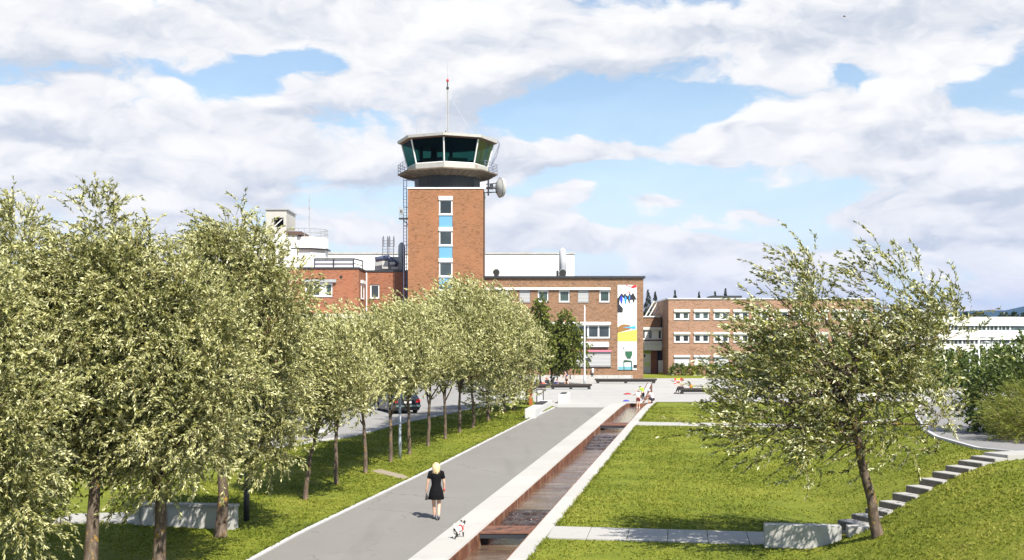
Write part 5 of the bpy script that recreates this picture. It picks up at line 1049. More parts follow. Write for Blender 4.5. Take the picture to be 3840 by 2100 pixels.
# ---------------------------------------------------------------- stairs, walls, street furniture
D1 = Vector((math.cos(A1), math.sin(A1), 0))
st = thing('concrete_stairs', 'flight of pale concrete block steps climbing the grassy bank beside the windblown willow', 'stairs', (9.3, 30.95, .3))
SA = R(22); DS = Vector((math.cos(SA), math.sin(SA), 0)); S0 = Vector((9.18, 30.72, 0))
def stepz_(i):
    c = S0 + DS * (.463 * i); return c, max(.50 + .136 * i, tz(c.x, c.y) + .10 + .006 * i)
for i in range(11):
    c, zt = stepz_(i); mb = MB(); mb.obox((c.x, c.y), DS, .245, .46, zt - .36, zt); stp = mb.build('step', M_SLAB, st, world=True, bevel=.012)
    rc = c - DS * .248; mb = MB(); mb.obox((rc.x, rc.y), DS, .004, .44, zt - .24, zt - .02); ro = mb.build('riser_shade_plate', vary('riser_shade_dark', (.13, .118, .10), .35, 5, .9), None); ro.location = -wloc(st); ro.parent = stp  # thin dark plate paints the shade onto each step's riser
c, zt = stepz_(11); c = c + DS * .75; mb = MB(); mb.obox((c.x, c.y), DS, 1.0, .46, zt - .36, zt); mb.build('landing_slab', M_SLAB, st, world=True, bevel=.012)
rwl = thing('retaining_wall', 'streaked pale concrete retaining wall at the foot of the willow and stairs', 'wall', (8, 30.2, -.1))
for a, b in ((6.66, 8.62), (8.78, 9.46)):
    p = Vector((6.66, 30.38, 0)) + D1 * ((a + b) / 2 - 6.66); mb = MB(); mb.obox((p.x, p.y), D1, (b - a) / 2, .20, -.35, .50); mb.build('wall_segment', M_CONCRETE, rwl, world=True, bevel=.012)
lw = thing('low_wall', 'low concrete wall in the shade under the tall willows', 'wall', (-9.2, 33.0, 0)); mb = MB(); mb.obox((-9.35, 33.0), D1, 1.5, .18, -.3, .58); mb.build('wall_block', M_CONCRETE, lw, world=True, bevel=.012)
mb = MB(); mb.obox((-9.35, 33.0), D1, 1.53, .21, .583, .66); mb.build('coping', M_SLAB, lw, world=True, bevel=.01)
slabs('footpath', (-13.6, 34.4), A1, 3.2, 1.5, 3, M_SLAB)
def lamp_post(label, x, y, h, r, m, head='ball', name='lamp_post', z=None):
    z = tz(x, y) if z is None else z; t = thing(name, label, 'lamp post', (x, y, z)); mb = MB(); mb.lathe([(r * 1.2, -.05), (r * 1.2, .8), (r, .84), (r * .85, h)], 12); mb.build('post', m, t, True)
    mb = MB()
    if head == 'disc': mb.lathe([(r, h), (.42, h + .06), (.46, h + .12), (.2, h + .22), (0, h + .24)], 18)
    elif head == 'wing':
        for s in (-1, 1): mb.add([(s * .05, -.12, h - .06), (s * 1.25, -.12, h + .02), (s * 1.25, .12, h + .02), (s * .05, .12, h - .06), (s * .05, -.12, h + .02), (s * .6, -.12, h + .16), (s * 1.25, -.12, h + .07), (s * 1.25, .12, h + .07), (s * .6, .12, h + .16), (s * .05, .12, h + .02)],
                                 [(0, 1, 6, 5, 4), (3, 9, 8, 7, 2), (0, 3, 2, 1), (1, 2, 7, 6), (6, 7, 8, 5), (5, 8, 9, 4), (0, 4, 9, 3)])
    elif head == 'hook': mb.tube([(0, 0, h - .02), (0, 0, h + .15), (.12, 0, h + .28), (.4, 0, h + .30), (.55, 0, h + .25)], [r * .8, r * .8, r * .8, .09, .06], 8)
    mb.build('lamp_head', M_GREYMETAL if m is not M_DARK else M_DARK, t, True); return t
x, y = G(246.5, 521); lamp_post('black lamp post standing between the tall willows and the young avenue', x, y, 4.6, .075, M_DARK, 'disc')
x, y = G(400, 458.7); lamp_post('slim blue grey lamp post inside the row of young willows', x, y, 4.4, .055, vary('blue_grey_steel', (.30, .33, .38), .15, 2, .5, .3), 'disc')
lamp_post('pale lamp post with two wing shaped shades before the white office', WX(979, 92), 92, WZ(337.5, 92) - 1.0, .085, M_ZINC, 'wing', z=.98)
lamp_post('short hooked lamp beside the dark shrub mass', WX(970, 80), 80, 3.1, .07, M_ZINC, 'hook', z=1.0)
for i, (px_, py_, lab) in enumerate(((986.5, 343, 'thin pale pole before the white office, closest to the winged lamp'), (992, 338.5, 'thicker grey pole in front of the white office'), (1006.8, 346, 'thin pole before the white office furthest from the winged lamp'))):
    lamp_post(lab, WX(px_, 128), 128, WZ(py_, 128) - 1.0, .07 + .05 * (i == 1), M_GREYMETAL if i == 1 else M_ZINC, 'hook' if i == 2 else 'disc', name='street_pole', z=.97)
tp = thing('tall_pole', 'tall pale steel pole standing by the black benches in front of the wing', 'pole', (WX(584.6, 112), 112, .99)); mb = MB(); mb.lathe([(.13, 0), (.13, .9), (.085, 1.0), (.06, 7.7), (.0, 7.75)], 12); mb.build('shaft', M_ZINC, tp, True)
mb = MB(); mb.lathe([(.2, 0), (.2, .05)], 14); mb.build('foot_plate', M_GREYMETAL, tp); mb = MB(); mb.box(.06, .55, -.08, .08, 2.45, 2.6); mb.box(.3, .62, -.16, .16, 2.25, 2.44); mb.build('fitting', M_DARK, tp)
BG_ = 'long black slab benches on the plaza'
def bench(label, px0, px1, Y, legs, h=.46, d=.62):
    x0, x1 = WX(px0, Y), WX(px1, Y); t = thing('slab_bench', label, 'bench', ((x0 + x1) / 2, Y + d / 2, .997), 0, BG_); hl = (x1 - x0) / 2
    mb = MB(); mb.box(-hl, hl, -d / 2, d / 2, h - .16, h); mb.build('seat', vary('dark_brown_timber', (.035, .026, .020), .4, 4, .6), t, bevel=.015)
    mb = MB(); mb.box(-hl + .12, hl - .12, -d / 2 + .06, d / 2 - .06, h - .32, h - .161); mb.build('under_frame', M_BLACK, t)
    for q in legs: mb = MB(); mb.box(-hl + 2 * hl * q - .12, -hl + 2 * hl * q + .12, -d / 2 + .05, d / 2 - .05, 0, h - .321); mb.build('leg', M_BLACK, t)
    return t
bench('long black bench with people behind it, next to the rusted posts', 532, 592, 101.5, (.05, .35, .65, .955))
bench('long black bench close under the mural wing', 595, 657, 115.5, (.05, .5, .95))
bench('black bench reaching behind the windblown willow, a person seated on its end', 680, 797, 92.6, (.02, .34, .66, .98))
def seatwall(label, a, b, wd, h, slat=None, z=.97):
    a = Vector((*a, 0)); b = Vector((*b, 0)); c = (a + b) / 2; d = (b - a); t = thing('stone_bench', label, 'concrete seat', (c.x, c.y, z)); mb = MB(); mb.obox((c.x, c.y), d.normalized(), d.length / 2, wd / 2, z - .2, z + h); mb.build('block', vary('pale_concrete', (.50, .50, .50), .08, 2, .8), t, world=True, bevel=.015)
    if slat:
        p = a + d * slat; mb = MB(); mb.obox((p.x, p.y), d.normalized(), d.length * .16, wd * .42, z + h + .002, z + h + .07); mb.build('seat_slat', M_BLACK, t, world=True, bevel=.01)
    return t
seatwall('long pale concrete seat with a black slat where the willow avenue ends', (1.05, 66.7), (2.35, 76.5), .62, .52, .62, .82)
seatwall('short pale concrete block with a dark slat past the litter bin', (3.35, 78.9), (4.0, 83), .42, .62, .45)
lbn = thing('litter_bin', 'box shaped litter bin with pale side and dark frame on the plaza edge', 'bin', (WX(540, 79.5), 79.5, .995)); mb = MB(); mb.box(-.25, .25, -.22, .22, 0, .08); mb.box(-.25, -.19, -.22, .22, .08, .92); mb.box(.19, .25, -.22, .22, .08, .92); mb.box(-.25, .25, -.22, .22, .92, .98); mb.build('frame', M_DARK, lbn, bevel=.01)
mb = MB(); mb.box(-.186, .186, -.2, .2, .082, .72); mb.build('liner', M_ROLLER, lbn, bevel=.01); mb = MB(); mb.box(-.186, .186, -.19, .19, .74, .80); mb.build('rim', M_WHITE, lbn)
for lab, p0, p1, h in (('tall orange rusted steel panel at the plaza corner', (529, 532.4), 77.5, 1.62), ('thin dark red rusted steel panel beside the taller one', (525.6, 527.6), 78.2, 1.18)):
    xa, xb = WX(p0[0], p1), WX(p0[1], p1); t = thing('rusted_post', lab, 'rusted post', ((xa + xb) / 2, p1, .96)); mb = MB(); w_ = (xb - xa) / 2; mb.box(-w_, w_, -.03, 2.2, -.1, h); mb.build('plate', M_ORANGERUST if h > 1.3 else M_RUST, t, bevel=.008); mb = MB(); mb.box(-w_ - .012, w_ + .012, -.045, -.031, h - .07, h + .01); mb.build('edge_fold', M_ORANGERUST, t)
ws = thing('white_screen', 'white panelled screen fence with dark gaps behind the last willows', 'fence', (-.3, 84, .96))
for i in range(4):
    xa = WX(492 + i * 9.2, 84); mb = MB(); mb.box(xa, xa + .60, 84, 84.06, 1.0, 2.05); mb.build('panel', M_WHITE, ws, world=True, bevel=.01); mb = MB(); mb.box(xa + .601, xa + .66, 84, 84.08, .9, 2.1); mb.build('post', M_DARK, ws, world=True)
t = thing('concrete_barrier', 'low white concrete barrier block on the parking road edge', 'barrier', (WX(318, 57.5), 57.5, tz(-9.8, 57.5) + .02)); mb = MB(); mb.box(-.2, .95, -.15, .15, 0, .24); mb.build('block', M_KERB, t, bevel=.02); mb = MB(); mb.box(-1.15, -.205, -.16, .16, 0, .22); mb.build('planter_end', vary('dark_green_trough', (.03, .045, .02), .3, 4, .8), t, bevel=.02)
br = thing('works_barrier', 'small red and yellow works barrier on the plaza by the pale brick block', 'barrier', (WX(678, 114), 114, .997)); M_RED = mat('signal_red', col=(.68, .03, .03), rough=.5)
for s in (-.3, .3): mb = MB(); mb.box(s - .04, s + .04, -.03, .03, 0, .58); mb.box(s - .1, s + .1, -.2, .2, 0, .05); mb.build('leg', M_RED, br)
for z0, m_, nm in ((.10, M_RED, 'board'), (.40, M_RED, 'board')): mb = MB(); mb.box(-.36, .36, -.05, -.032, z0, z0 + .15); mb.build(nm, m_, br)
mb = MB(); mb.box(-.16, .16, -.055, -.051, .41, .54); mb.build('reflector', mat('signal_yellow', col=(.85, .70, .02), rough=.5), br); mb = MB(); mb.box(-.36, -.18, -.055, -.051, .12, .23); mb.box(.18, .36, -.055, -.051, .12, .23); mb.build('reflector', M_WHITE, br)
# ---------------------------------------------------------------- dark car on the parking road
cx_, cy_ = WX(407, 69.5), 69.5; CZ0 = tz(cx_, cy_) + .026
car = thing('parked_car', 'dark hatchback seen from behind between the young willow trunks', 'car', (cx_, cy_, CZ0), R(24))
PAINT = mat('dark_blue_car_paint', lambda t: pbr(t, (.010, .013, .024), .18, 0, .7)); CG = mat('car_glass', col=(.02, .03, .04), rough=.05, spec=.8)
# y runs forward from the rear bumper at y=0; sections across the width
prof_ = [(0.02, .38), (-.02, .62), (.06, .84), (.12, .95), (.46, 1.38), (.75, 1.44), (1.9, 1.46), (2.35, 1.40), (3.05, .98), (3.9, .86), (4.08, .70), (4.1, .40), (3.9, .22), (.2, .22)]
def carside(pr, x, inset):
    return [(math.copysign(abs(x) - inset * max(0, (z - .92) / .54), x), y, z) for y, z in pr]
mb = MB(); n = len(prof_); secs = [carside(prof_, -.86, .20), carside(prof_, -.80, .20), carside(prof_, .80, .20), carside(prof_, .86, .20)]
secs[0] = [(x, y * .985 + .03, z if z < .9 else z - .03) for x, y, z in secs[0]]; secs[3] = [(x, y * .985 + .03, z if z < .9 else z - .03) for x, y, z in secs[3]]
vs = [p for s in secs for p in s]; fs = [(k * n + i, k * n + (i + 1) % n, (k + 1) * n + (i + 1) % n, (k + 1) * n + i) for k in range(3) for i in range(n)] + [tuple(range(n)), tuple(range(4 * n - 1, 3 * n - 1, -1))]
mb.add(vs, fs); mb.build('body', PAINT, car, bevel=.02)
def quad(nm, m, P, par=None):
    mb = MB(); mb.add(P, [tuple(range(len(P)))]); return mb.build(nm, m, par or car)
quad('rear_window', CG, [(-.62, .145, 1.0), (.62, .145, 1.0), (.54, .43, 1.36), (-.54, .43, 1.36)])
for s in (-1, 1):
    quad('side_window', CG, [(s * .862, .55, .99), (s * .862, 1.55, .97), (s * .705, 1.5, 1.38), (s * .715, .70, 1.36)]); quad('side_window', CG, [(s * .862, 1.63, .97), (s * .862, 2.75, .95), (s * .70, 2.25, 1.36), (s * .705, 1.6, 1.38)])
    mb = MB(); mb.box(s * .72 - .13, s * .72 + .13, -.035, .05, .70, .88); mb.build('tail_light', M_RED, car, bevel=.015)
    for yw in (.78, 3.3):
        mb = MB(); mb.tube([(s * .70, yw, .31), (s * .875, yw, .31)], .31, 22); w1 = mb.build('wheel', M_BLACK, car, bevel=.02); mb = MB(); mb.tube([(s * .876, yw, .31), (s * .885, yw, .31)], .2, 18); mb.build('rim', M_ZINC, w1)
mb = MB(); mb.box(-.87, .87, -.09, .06, .42, .56); mb.build('bumper', mat('bumper_grey', col=(.10, .14, .14), rough=.5), car, bevel=.03); mb = MB(); mb.box(-.26, .26, -.045, -.025, .66, .77); mb.build('number_plate', M_WHITE, car)
mb = MB(); mb.box(-.9, -.865, 1.95, 2.15, .98, 1.1); mb.box(.865, .96, 2.4, 2.55, .98, 1.12); mb.build('mirror', PAINT, car, bevel=.02)
# ---------------------------------------------------------------- people
M_SKIN = mat('skin', lambda t: pbr(t, t.ramp(t.noise(oc(t), 9, 3), [(.35, (.50, .29, .20)), (.65, (.62, .38, .27))]), .5))
SK = {'pelvis': (0, 0, .92), 'spine': (0, 0, 1.12), 'chest': (0, 0, 1.31), 'neck': (0, 0, 1.45), 'head': (0, .015, 1.575), 'top': (0, .01, 1.66)}
for s, k in ((-1, 'L'), (1, 'R')): SK.update({'sh' + k: (s * .165, 0, 1.385), 'el' + k: (s * .225, -.01, 1.12), 'wr' + k: (s * .245, .04, .875), 'hd' + k: (s * .245, .06, .79), 'hp' + k: (s * .09, 0, .88), 'kn' + k: (s * .095, .02, .49), 'an' + k: (s * .095, -.02, .085), 'to' + k: (s * .105, .13, .03)})
RAD = {'pelvis': (.135, .10), 'spine': (.115, .088), 'chest': (.14, .10), 'neck': (.05, .05), 'head': (.082, .098), 'top': (.05, .06), 'sh': (.062, .058), 'el': (.04, .04), 'wr': (.026, .03), 'hd': (.020, .036), 'hp': (.088, .092), 'kn': (.054, .058), 'an': (.036, .042), 'to': (.034, .026)}
EDG = [('pelvis', 'spine'), ('spine', 'chest'), ('chest', 'neck'), ('neck', 'head'), ('head', 'top')] + [e for k in 'LR' for e in (('chest', 'sh' + k), ('sh' + k, 'el' + k), ('el' + k, 'wr' + k), ('wr' + k, 'hd' + k), ('pelvis', 'hp' + k), ('hp' + k, 'kn' + k), ('kn' + k, 'an' + k), ('an' + k, 'to' + k))]
def skin(name, pts, edges, rad, root, m, parent, sub=2, extra=None):
    names = list(pts); me = bpy.data.meshes.new(name); me.from_pydata([pts[k] for k in names], [(names.index(a), names.index(b)) for a, b in edges], []); o = bpy.data.objects.new(name, me); COL.objects.link(o)
    md = o.modifiers.new('skin', 'SKIN'); md.use_smooth_shade = True
    for i, k in enumerate(names): sv = me.skin_vertices[0].data[i]; sv.radius = rad[k]; sv.use_root = (k == root)
    sb = o.modifiers.new('sub', 'SUBSURF'); sb.levels = sub; sb.render_levels = sub
    bpy.context.view_layer.update(); m2 = bpy.data.meshes.new_from_object(o.evaluated_get(bpy.context.evaluated_depsgraph_get())); bpy.data.objects.remove(o); bpy.data.meshes.remove(me)
    m2.name = name; m2.materials.clear(); m2.materials.append(m)
    if extra:
        bm = bmesh.new(); bm.from_mesh(m2)
        for mb in extra:
            vv = [bm.verts.new(p) for p in mb.v]
            for f_ in mb.f:
                try: bm.faces.new([vv[i] for i in f_]).smooth = True
                except ValueError: pass
        bm.to_mesh(m2); bm.free()
    m2.shade_smooth(); return link(bpy.data.objects.new(name, m2), parent)
def base_of(k): return k[:2] if k[-1] in 'LR' and len(k) == 3 else k
def fingers(wr, hd, side):
    """four bent fingers of unequal length and a thumb leaving the side of the palm"""
    wr, hd = Vector(wr), Vector(hd); d = (hd - wr).normalized(); lat = Vector((0, 1, 0)) - d * d.y; lat = lat.normalized(); nrm = d.cross(lat); nrm *= -side if nrm.x * side > 0 else side; out = []
    for i, ln in enumerate((.072, .082, .076, .060)):
        o = hd + lat * (.027 - .018 * i) + d * .012; mb = MB(); c1 = (d * .9 + nrm * .30).normalized(); c2 = (d * .6 + nrm * .75).normalized()
        mb.tube([o - d * .02, o + d * ln * .38, o + d * ln * .38 + c1 * ln * .34, o + d * ln * .38 + c1 * ln * .34 + c2 * ln * .28], [.0095, .009, .0082, .006], 6); out.append(mb)
    mb = MB(); b_ = wr.lerp(hd, .55) + lat * .026; mb.tube([b_, b_ + (lat * .6 + d * .8).normalized() * .035, b_ + (lat * .35 + d * .9 + nrm * .3).normalized() * .068], [.012, .0105, .007], 6); out.append(mb); return out
def figure(label, loc, rz, scale=1.0, pose=None, shirt=None, sleeve=.5, legs=None, leglen=1.0, shoes=(.05, .05, .05), hair=(.05, .03, .02), hairlen=0, cap=None, dress=None, bag=None, skinm=None):
    t = thing('person', label, 'person', loc, rz); P = dict(SK); P.update(pose or {}); P = {k: tuple(Vector(v)) for k, v in P.items()}
    S = lambda v: tuple(Vector(v) * scale); PS = {k: S(v) for k, v in P.items()}
    r = {k: tuple(q * scale for q in RAD[base_of(k)]) for k in P if k != 'face'}
    ex = []
    for k, s in (('L', -1), ('R', 1)):
        for mb in fingers(P['wr' + k], P['hd' + k], s): mb.v = [S(p) for p in mb.v]; ex.append(mb)
    hd, nk = Vector(P['head']), Vector(P['neck']); up = (Vector(P['top']) - hd).normalized(); fw = Vector(pose.get('face', (0, 1, 0)) if pose else (0, 1, 0)); fw = (fw - up * fw.dot(up)).normalized(); sdv = fw.cross(up)
    nose = MB(); nb = hd + fw * .085 - up * .01; nose.tube([nb + up * .03, nb + fw * .018 - up * .01, nb - up * .018 + fw * .004], [.008, .013, .010], 6); nose.v = [S(p) for p in nose.v]; ex.append(nose)
    for s in (-1, 1):
        e = MB(); c = hd + sdv * s * .083 - up * .005; e.tube([c - up * .028, c + sdv * s * .012, c + up * .028], [.008, .012, .009], 6); e.v = [S(p) for p in e.v]; ex.append(e)
    PB = {k: v for k, v in PS.items() if k != 'face'}; r.pop('face', None)
    body = skin('body', PB, EDG, r, 'pelvis', skinm or M_SKIN, t, 2, ex)
    eye = MB()
    for s in (-1, 1): c = hd + fw * .084 + sdv * s * .033 + up * .012; eye.lathe([(0, -.010), (.010, 0), (0, .010)], 8, tuple(c))
    eye.v = [S(p) for p in eye.v]; eye.build('eyes', mat('eye_dark', col=(.02, .015, .012), rough=.2), t, True)
    def lerp(a, b, q): return tuple(Vector(PS[a]).lerp(Vector(PS[b]), q))
    def cloth(nm, col, keys, edges, grow, root, over=None):
        pts = {}; rr = {}
        for k in keys:
            if isinstance(k, tuple): pts[k[0]] = k[1]; rr[k[0]] = tuple(q * scale for q in k[2])
            else: pts[k] = PS[k]; rr[k] = tuple(q + grow * scale for q in r[k])
        c = tuple(col); return skin(nm, pts, edges, rr, root, vary('cloth_%d_%d_%d' % tuple(int(q * 255) for q in c), c, .2, 9, .9), t, 2)
    if shirt:
        ks = ['pelvis', 'spine', 'chest', 'shL', 'shR', ('nk', lerp('chest', 'neck', .72), (.075, .068)), ('slL', lerp('shL', 'elL', sleeve), (.062, .062)), ('slR', lerp('shR', 'elR', sleeve), (.062, .062))]
        cloth('shirt', shirt, ks, [('pelvis', 'spine'), ('spine', 'chest'), ('chest', 'nk'), ('chest', 'shL'), ('chest', 'shR'), ('shL', 'slL'), ('shR', 'slR')], .018, 'pelvis')
    if legs:
        def leg(k):
            if leglen <= 1: return [('hp' + k, 'q' + k)], [('q' + k, lerp('hp' + k, 'kn' + k, leglen), (.085, .09))]
            return [('hp' + k, 'kn' + k), ('kn' + k, 'q' + k)], ['kn' + k, ('q' + k, lerp('kn' + k, 'an' + k, leglen - 1), (.052, .055))]
        (e1, k1), (e2, k2) = leg('L'), leg('R'); cloth('trousers' if leglen > 1 else 'shorts', legs, ['pelvis', ('wst', lerp('pelvis', 'spine', .35), (.135, .105)), 'hpL', 'hpR'] + k1 + k2, [('wst', 'pelvis'), ('pelvis', 'hpL'), ('pelvis', 'hpR')] + e1 + e2, .014, 'pelvis')
    if shoes:
        for k in 'LR':
            a, b = Vector(PS['an' + k]), Vector(PS['to' + k]); d = (b - a); mb = MB(); mb.tube([a + Vector((0, 0, .01)) * scale - Vector((d.x, d.y, 0)) * .35, a + Vector((0, 0, -.02)) * scale, a.lerp(b, .6), b + Vector((d.x, d.y, 0)) * .12], [.034 * scale, .05 * scale, .046 * scale, .030 * scale], 8); mb.build('shoe', mat('shoe_%d' % int(shoes[0] * 255), col=shoes, rough=.6), t, True)
    # hair: a cap over the crown and back of the head, longer locks down the back
    mb = MB(); vs = []; fs = []; nu_, nv_ = 16, 9
    for j in range(nv_):
        for i in range(nu_):
            az_ = 2 * math.pi * i / nu_; back = .5 - .5 * math.cos(az_); lim = 1.05 + 1.0 * back; th = lim * j / (nv_ - 1); rr_ = .108 + .006 * math.sin(i * 3.1)
            p = hd + up * (.012 + math.cos(th) * rr_ * 1.02) + (fw * math.cos(az_) + sdv * math.sin(az_)) * math.sin(th) * rr_ * (1.0 if j < nv_ - 1 else .93); vs.append(S(p))
    for j in range(nv_ - 1):
        for i in range(nu_): fs.append((j * nu_ + i, j * nu_ + (i + 1) % nu_, (j + 1) * nu_ + (i + 1) % nu_, (j + 1) * nu_ + i))
    mb.add(vs, fs); hm = vary('hair_%d' % int(hair[0] * 255), hair, .35, 30, .6)
    if hairlen:
        for i in range(17):
            a_ = -1.25 + 2.5 * i / 16; b0 = hd - fw * math.cos(a_) * .092 + sdv * math.sin(a_) * .098 + up * .03; L_ = hairlen * (.82 + .25 * math.sin(i * 2.7) ** 2)
            mb.tube([S(b0 + up * .03), S(b0 - up * .06 - fw * .012), S(b0 - up * L_ * .5 - fw * .03 - sdv * math.sin(a_) * .01), S(b0 - up * L_ - fw * .020 - sdv * math.sin(a_) * .03)], [.022 * scale, .026 * scale, .026 * scale, .008 * scale], 6)
    mb.build('hair', hm, t, True)
    if cap:
        mb = MB(); mb.lathe([(.116, 0), (.112, .05), (.085, .095), (0, .115)], 16); mb.add([(-.08, .10, 0), (.08, .10, 0), (.06, .2, -.015), (-.06, .2, -.015), (-.08, .10, .012), (.08, .10, .012), (.06, .2, -.003), (-.06, .2, -.003)], [(3, 2, 1, 0), (4, 5, 6, 7), (0, 1, 5, 4), (1, 2, 6, 5), (2, 3, 7, 6), (3, 0, 4, 7)])
        Mr = Matrix((sdv, fw, up)).transposed(); mb.v = [S(hd + up * .025 + Mr @ Vector(p)) for p in mb.v]; mb.build('cap', mat('cap_cloth', col=cap, rough=.8), t, True)
    return t, PS
def ring_loft(nm, rings, m, par, n=22, wav=0.0):
    """an elliptical garment lofted through (z, rx, ry, cx, cy)"""
    mb = MB(); vs = []; fs = []
    for j, (z, rx, ry, cx, cy) in enumerate(rings):
        for i in range(n):
            a = 2 * math.pi * i / n; k = 1 + wav * max(0, j - len(rings) + 4) / 3 * math.sin(a * 6); vs.append((cx + rx * k * math.cos(a), cy + ry * k * math.sin(a), z))
    for j in range(len(rings) - 1):
        for i in range(n): fs.append((j * n + i, j * n + (i + 1) % n, (j + 1) * n + (i + 1) % n, (j + 1) * n + i))
    mb.add(vs, fs); return mb.build(nm, m, par, True)
wx_, wy_ = G(436.2, 520.0)
wpose = {'shL': (-.165, 0, 1.385), 'elL': (-.245, -.04, 1.13), 'wrL': (-.285, .0, .90), 'hdL': (-.29, .03, .815), 'elR': (.235, .0, 1.12), 'wrR': (.235, .07, .88), 'hdR': (.225, .10, .80),
         'hpL': (-.08, 0, .88), 'knL': (-.075, .06, .49), 'anL': (-.05, .07, .085), 'toL': (-.05, .22, .03), 'hpR': (.08, 0, .88), 'knR': (.085, .03, .49), 'anR': (.075, -.16, .12), 'toR': (.08, -.03, .03)}
wm, WP = figure('blonde woman in a short black dress walking away along the asphalt path', (wx_, wy_, tz(wx_, wy_) + .016), R(2), 1.0, wpose, shoes=(.12, .13, .16), hair=(.56, .43, .24), hairlen=.34)
M_DRESS = vary('black_dress', (.005, .005, .006), .4, 12, .9, spec=.15, bs=.5)
ring_loft('dress', [(1.435, .085, .065, 0, 0), (1.41, .15, .085, 0, 0), (1.36, .18, .108, 0, 0), (1.27, .168, .118, 0, 0), (1.10, .140, .105, 0, 0), (1.02, .142, .108, 0, 0), (.92, .178, .140, 0, 0), (.78, .215, .165, 0, .01), (.62, .238, .185, 0, .015), (.60, .226, .176, 0, .015)], M_DRESS, wm, 26, .05)
for k in 'LR':
    a, b = Vector(WP['sh' + k]), Vector(WP['el' + k]); mb = MB(); mb.tube([a.lerp(Vector((0, 0, 1.39)), .3), a, a.lerp(b, .35), a.lerp(b, .62)], [.085, .078, .068, .064], 12); mb.build('sleeve', M_DRESS, wm, True)
hg = thing('handbag', 'small black handbag held low by the woman in the black dress', 'handbag', (wx_ - .285, wy_ + .03, tz(wx_, wy_) + .60)); mb = MB(); mb.add([(-.05, -.13, 0), (.05, -.13, 0), (.05, .13, 0), (-.05, .13, 0), (-.02, -.10, .15), (.02, -.10, .15), (.02, .10, .15), (-.02, .10, .15)], [(3, 2, 1, 0), (4, 5, 6, 7), (0, 1, 5, 4), (1, 2, 6, 5), (2, 3, 7, 6), (3, 0, 4, 7)]); mb.build('pouch', M_BLACK, hg, bevel=.02); mb = MB(); mb.tube([(0, -.08, .14), (0, -.04, .21), (0, 0, .225), (0, .04, .21), (0, .08, .14)], .008, 6); mb.build('strap', M_BLACK, hg)
mb = MB(); a = Vector(WP['wrR']); mb.tube([a - Vector((0, 0, .012)), a + Vector((0, 0, .02))], .036, 12); mb.build('bracelet', M_RED, wm, True)
# children at the channel head
zc_ = waterz(78.2); bend = {'pelvis': (0, -.02, .90), 'spine': (0, .04, 1.08), 'chest': (0, .20, 1.22), 'neck': (0, .32, 1.30), 'head': (.0, .44, 1.36), 'top': (0, .50, 1.43), 'shL': (-.165, .24, 1.26), 'shR': (.165, .24, 1.26), 'elL': (-.34, .36, 1.12), 'wrL': (-.52, .42, 1.10), 'hdL': (-.60, .43, 1.10), 'elR': (.22, .40, 1.02), 'wrR': (.2, .52, .84), 'hdR': (.2, .55, .76), 'face': (0, .8, -.6)}
figure('child in white shirt and dark red shorts wading at the channel head', (UX(-.72, 78.2), 78.2, zc_ - .06), R(-10), .80, bend, shirt=(.80, .80, .80), sleeve=.55, legs=(.16, .015, .02), leglen=.75, shoes=(.7, .7, .7))
figure('child in bright green top bending behind the wading child', (UX(-.55, 80.4), 80.4, .996), R(30), .76, bend, shirt=(.25, .62, .03), sleeve=.5, legs=(.012, .013, .016), leglen=1.7, shoes=(.06, .06, .07))
sq = {'pelvis': (0, -.10, .30), 'spine': (0, -.02, .46), 'chest': (0, .08, .62), 'neck': (0, .15, .74), 'head': (0, .22, .85), 'top': (0, .24, .935), 'shL': (-.165, .09, .68), 'shR': (.165, .09, .68), 'elL': (-.22, .30, .52), 'wrL': (-.12, .46, .42), 'hdL': (-.08, .53, .38), 'elR': (.22, .30, .52), 'wrR': (.12, .46, .42), 'hdR': (.08, .53, .38),
      'hpL': (-.10, -.08, .28), 'knL': (-.19, .28, .42), 'anL': (-.16, .06, .085), 'toL': (-.18, .22, .03), 'hpR': (.10, -.08, .28), 'knR': (.19, .28, .42), 'anR': (.16, .06, .085), 'toR': (.18, .22, .03), 'face': (0, .9, -.4)}
figure('child in pink and white shirt with a pale cap crouching on the channel rim', (UX(.16, 78.9), 78.9, prof(78.9) + .03), R(55), .98, sq, shirt=(.75, .55, .60), sleeve=.5, legs=(.02, .018, .025), leglen=.8, shoes=(.35, .12, .08), cap=(.55, .62, .72))
def softbag(label, x, y, z, rz, a, b, h, c1, c2, name='bag', cat='bag'):
    t = thing(name, label, cat, (x, y, z), rz); mb = MB(); mb.lathe([(.0, 0), (.8, .02), (1.0, .25), (.95, .6), (.6, .92), (0, 1)], 14, (0, 0, 0), 0, a, b); mb.v = [(p[0], p[1], p[2] * h) for p in mb.v]; mb.build('pouch', mat('bag_%d_%d' % (int(c1[0] * 255), int(c1[2] * 255)), col=c1, rough=.7), t, True)
    mb = MB(); mb.tube([(-a * .6, 0, h * .75), (-a * .3, .02, h * 1.12), (a * .3, .02, h * 1.12), (a * .6, 0, h * .75)], .018, 6); mb.build('handle', mat('bag_%d_%d' % (int(c2[0] * 255), int(c2[2] * 255)), col=c2, rough=.7), t, True); return t
softbag('red and black bag lying on the plaza past the wading child', WX(627.5, 92), 92, .997, .2, .34, .14, .10, (.42, .02, .03), (.02, .02, .02))
softbag('small blue and purple bag dropped beside the channel paving', WX(626.2, 81.6), 81.6, .997, .1, .24, .12, .09, (.03, .05, .45), (.16, .04, .16))
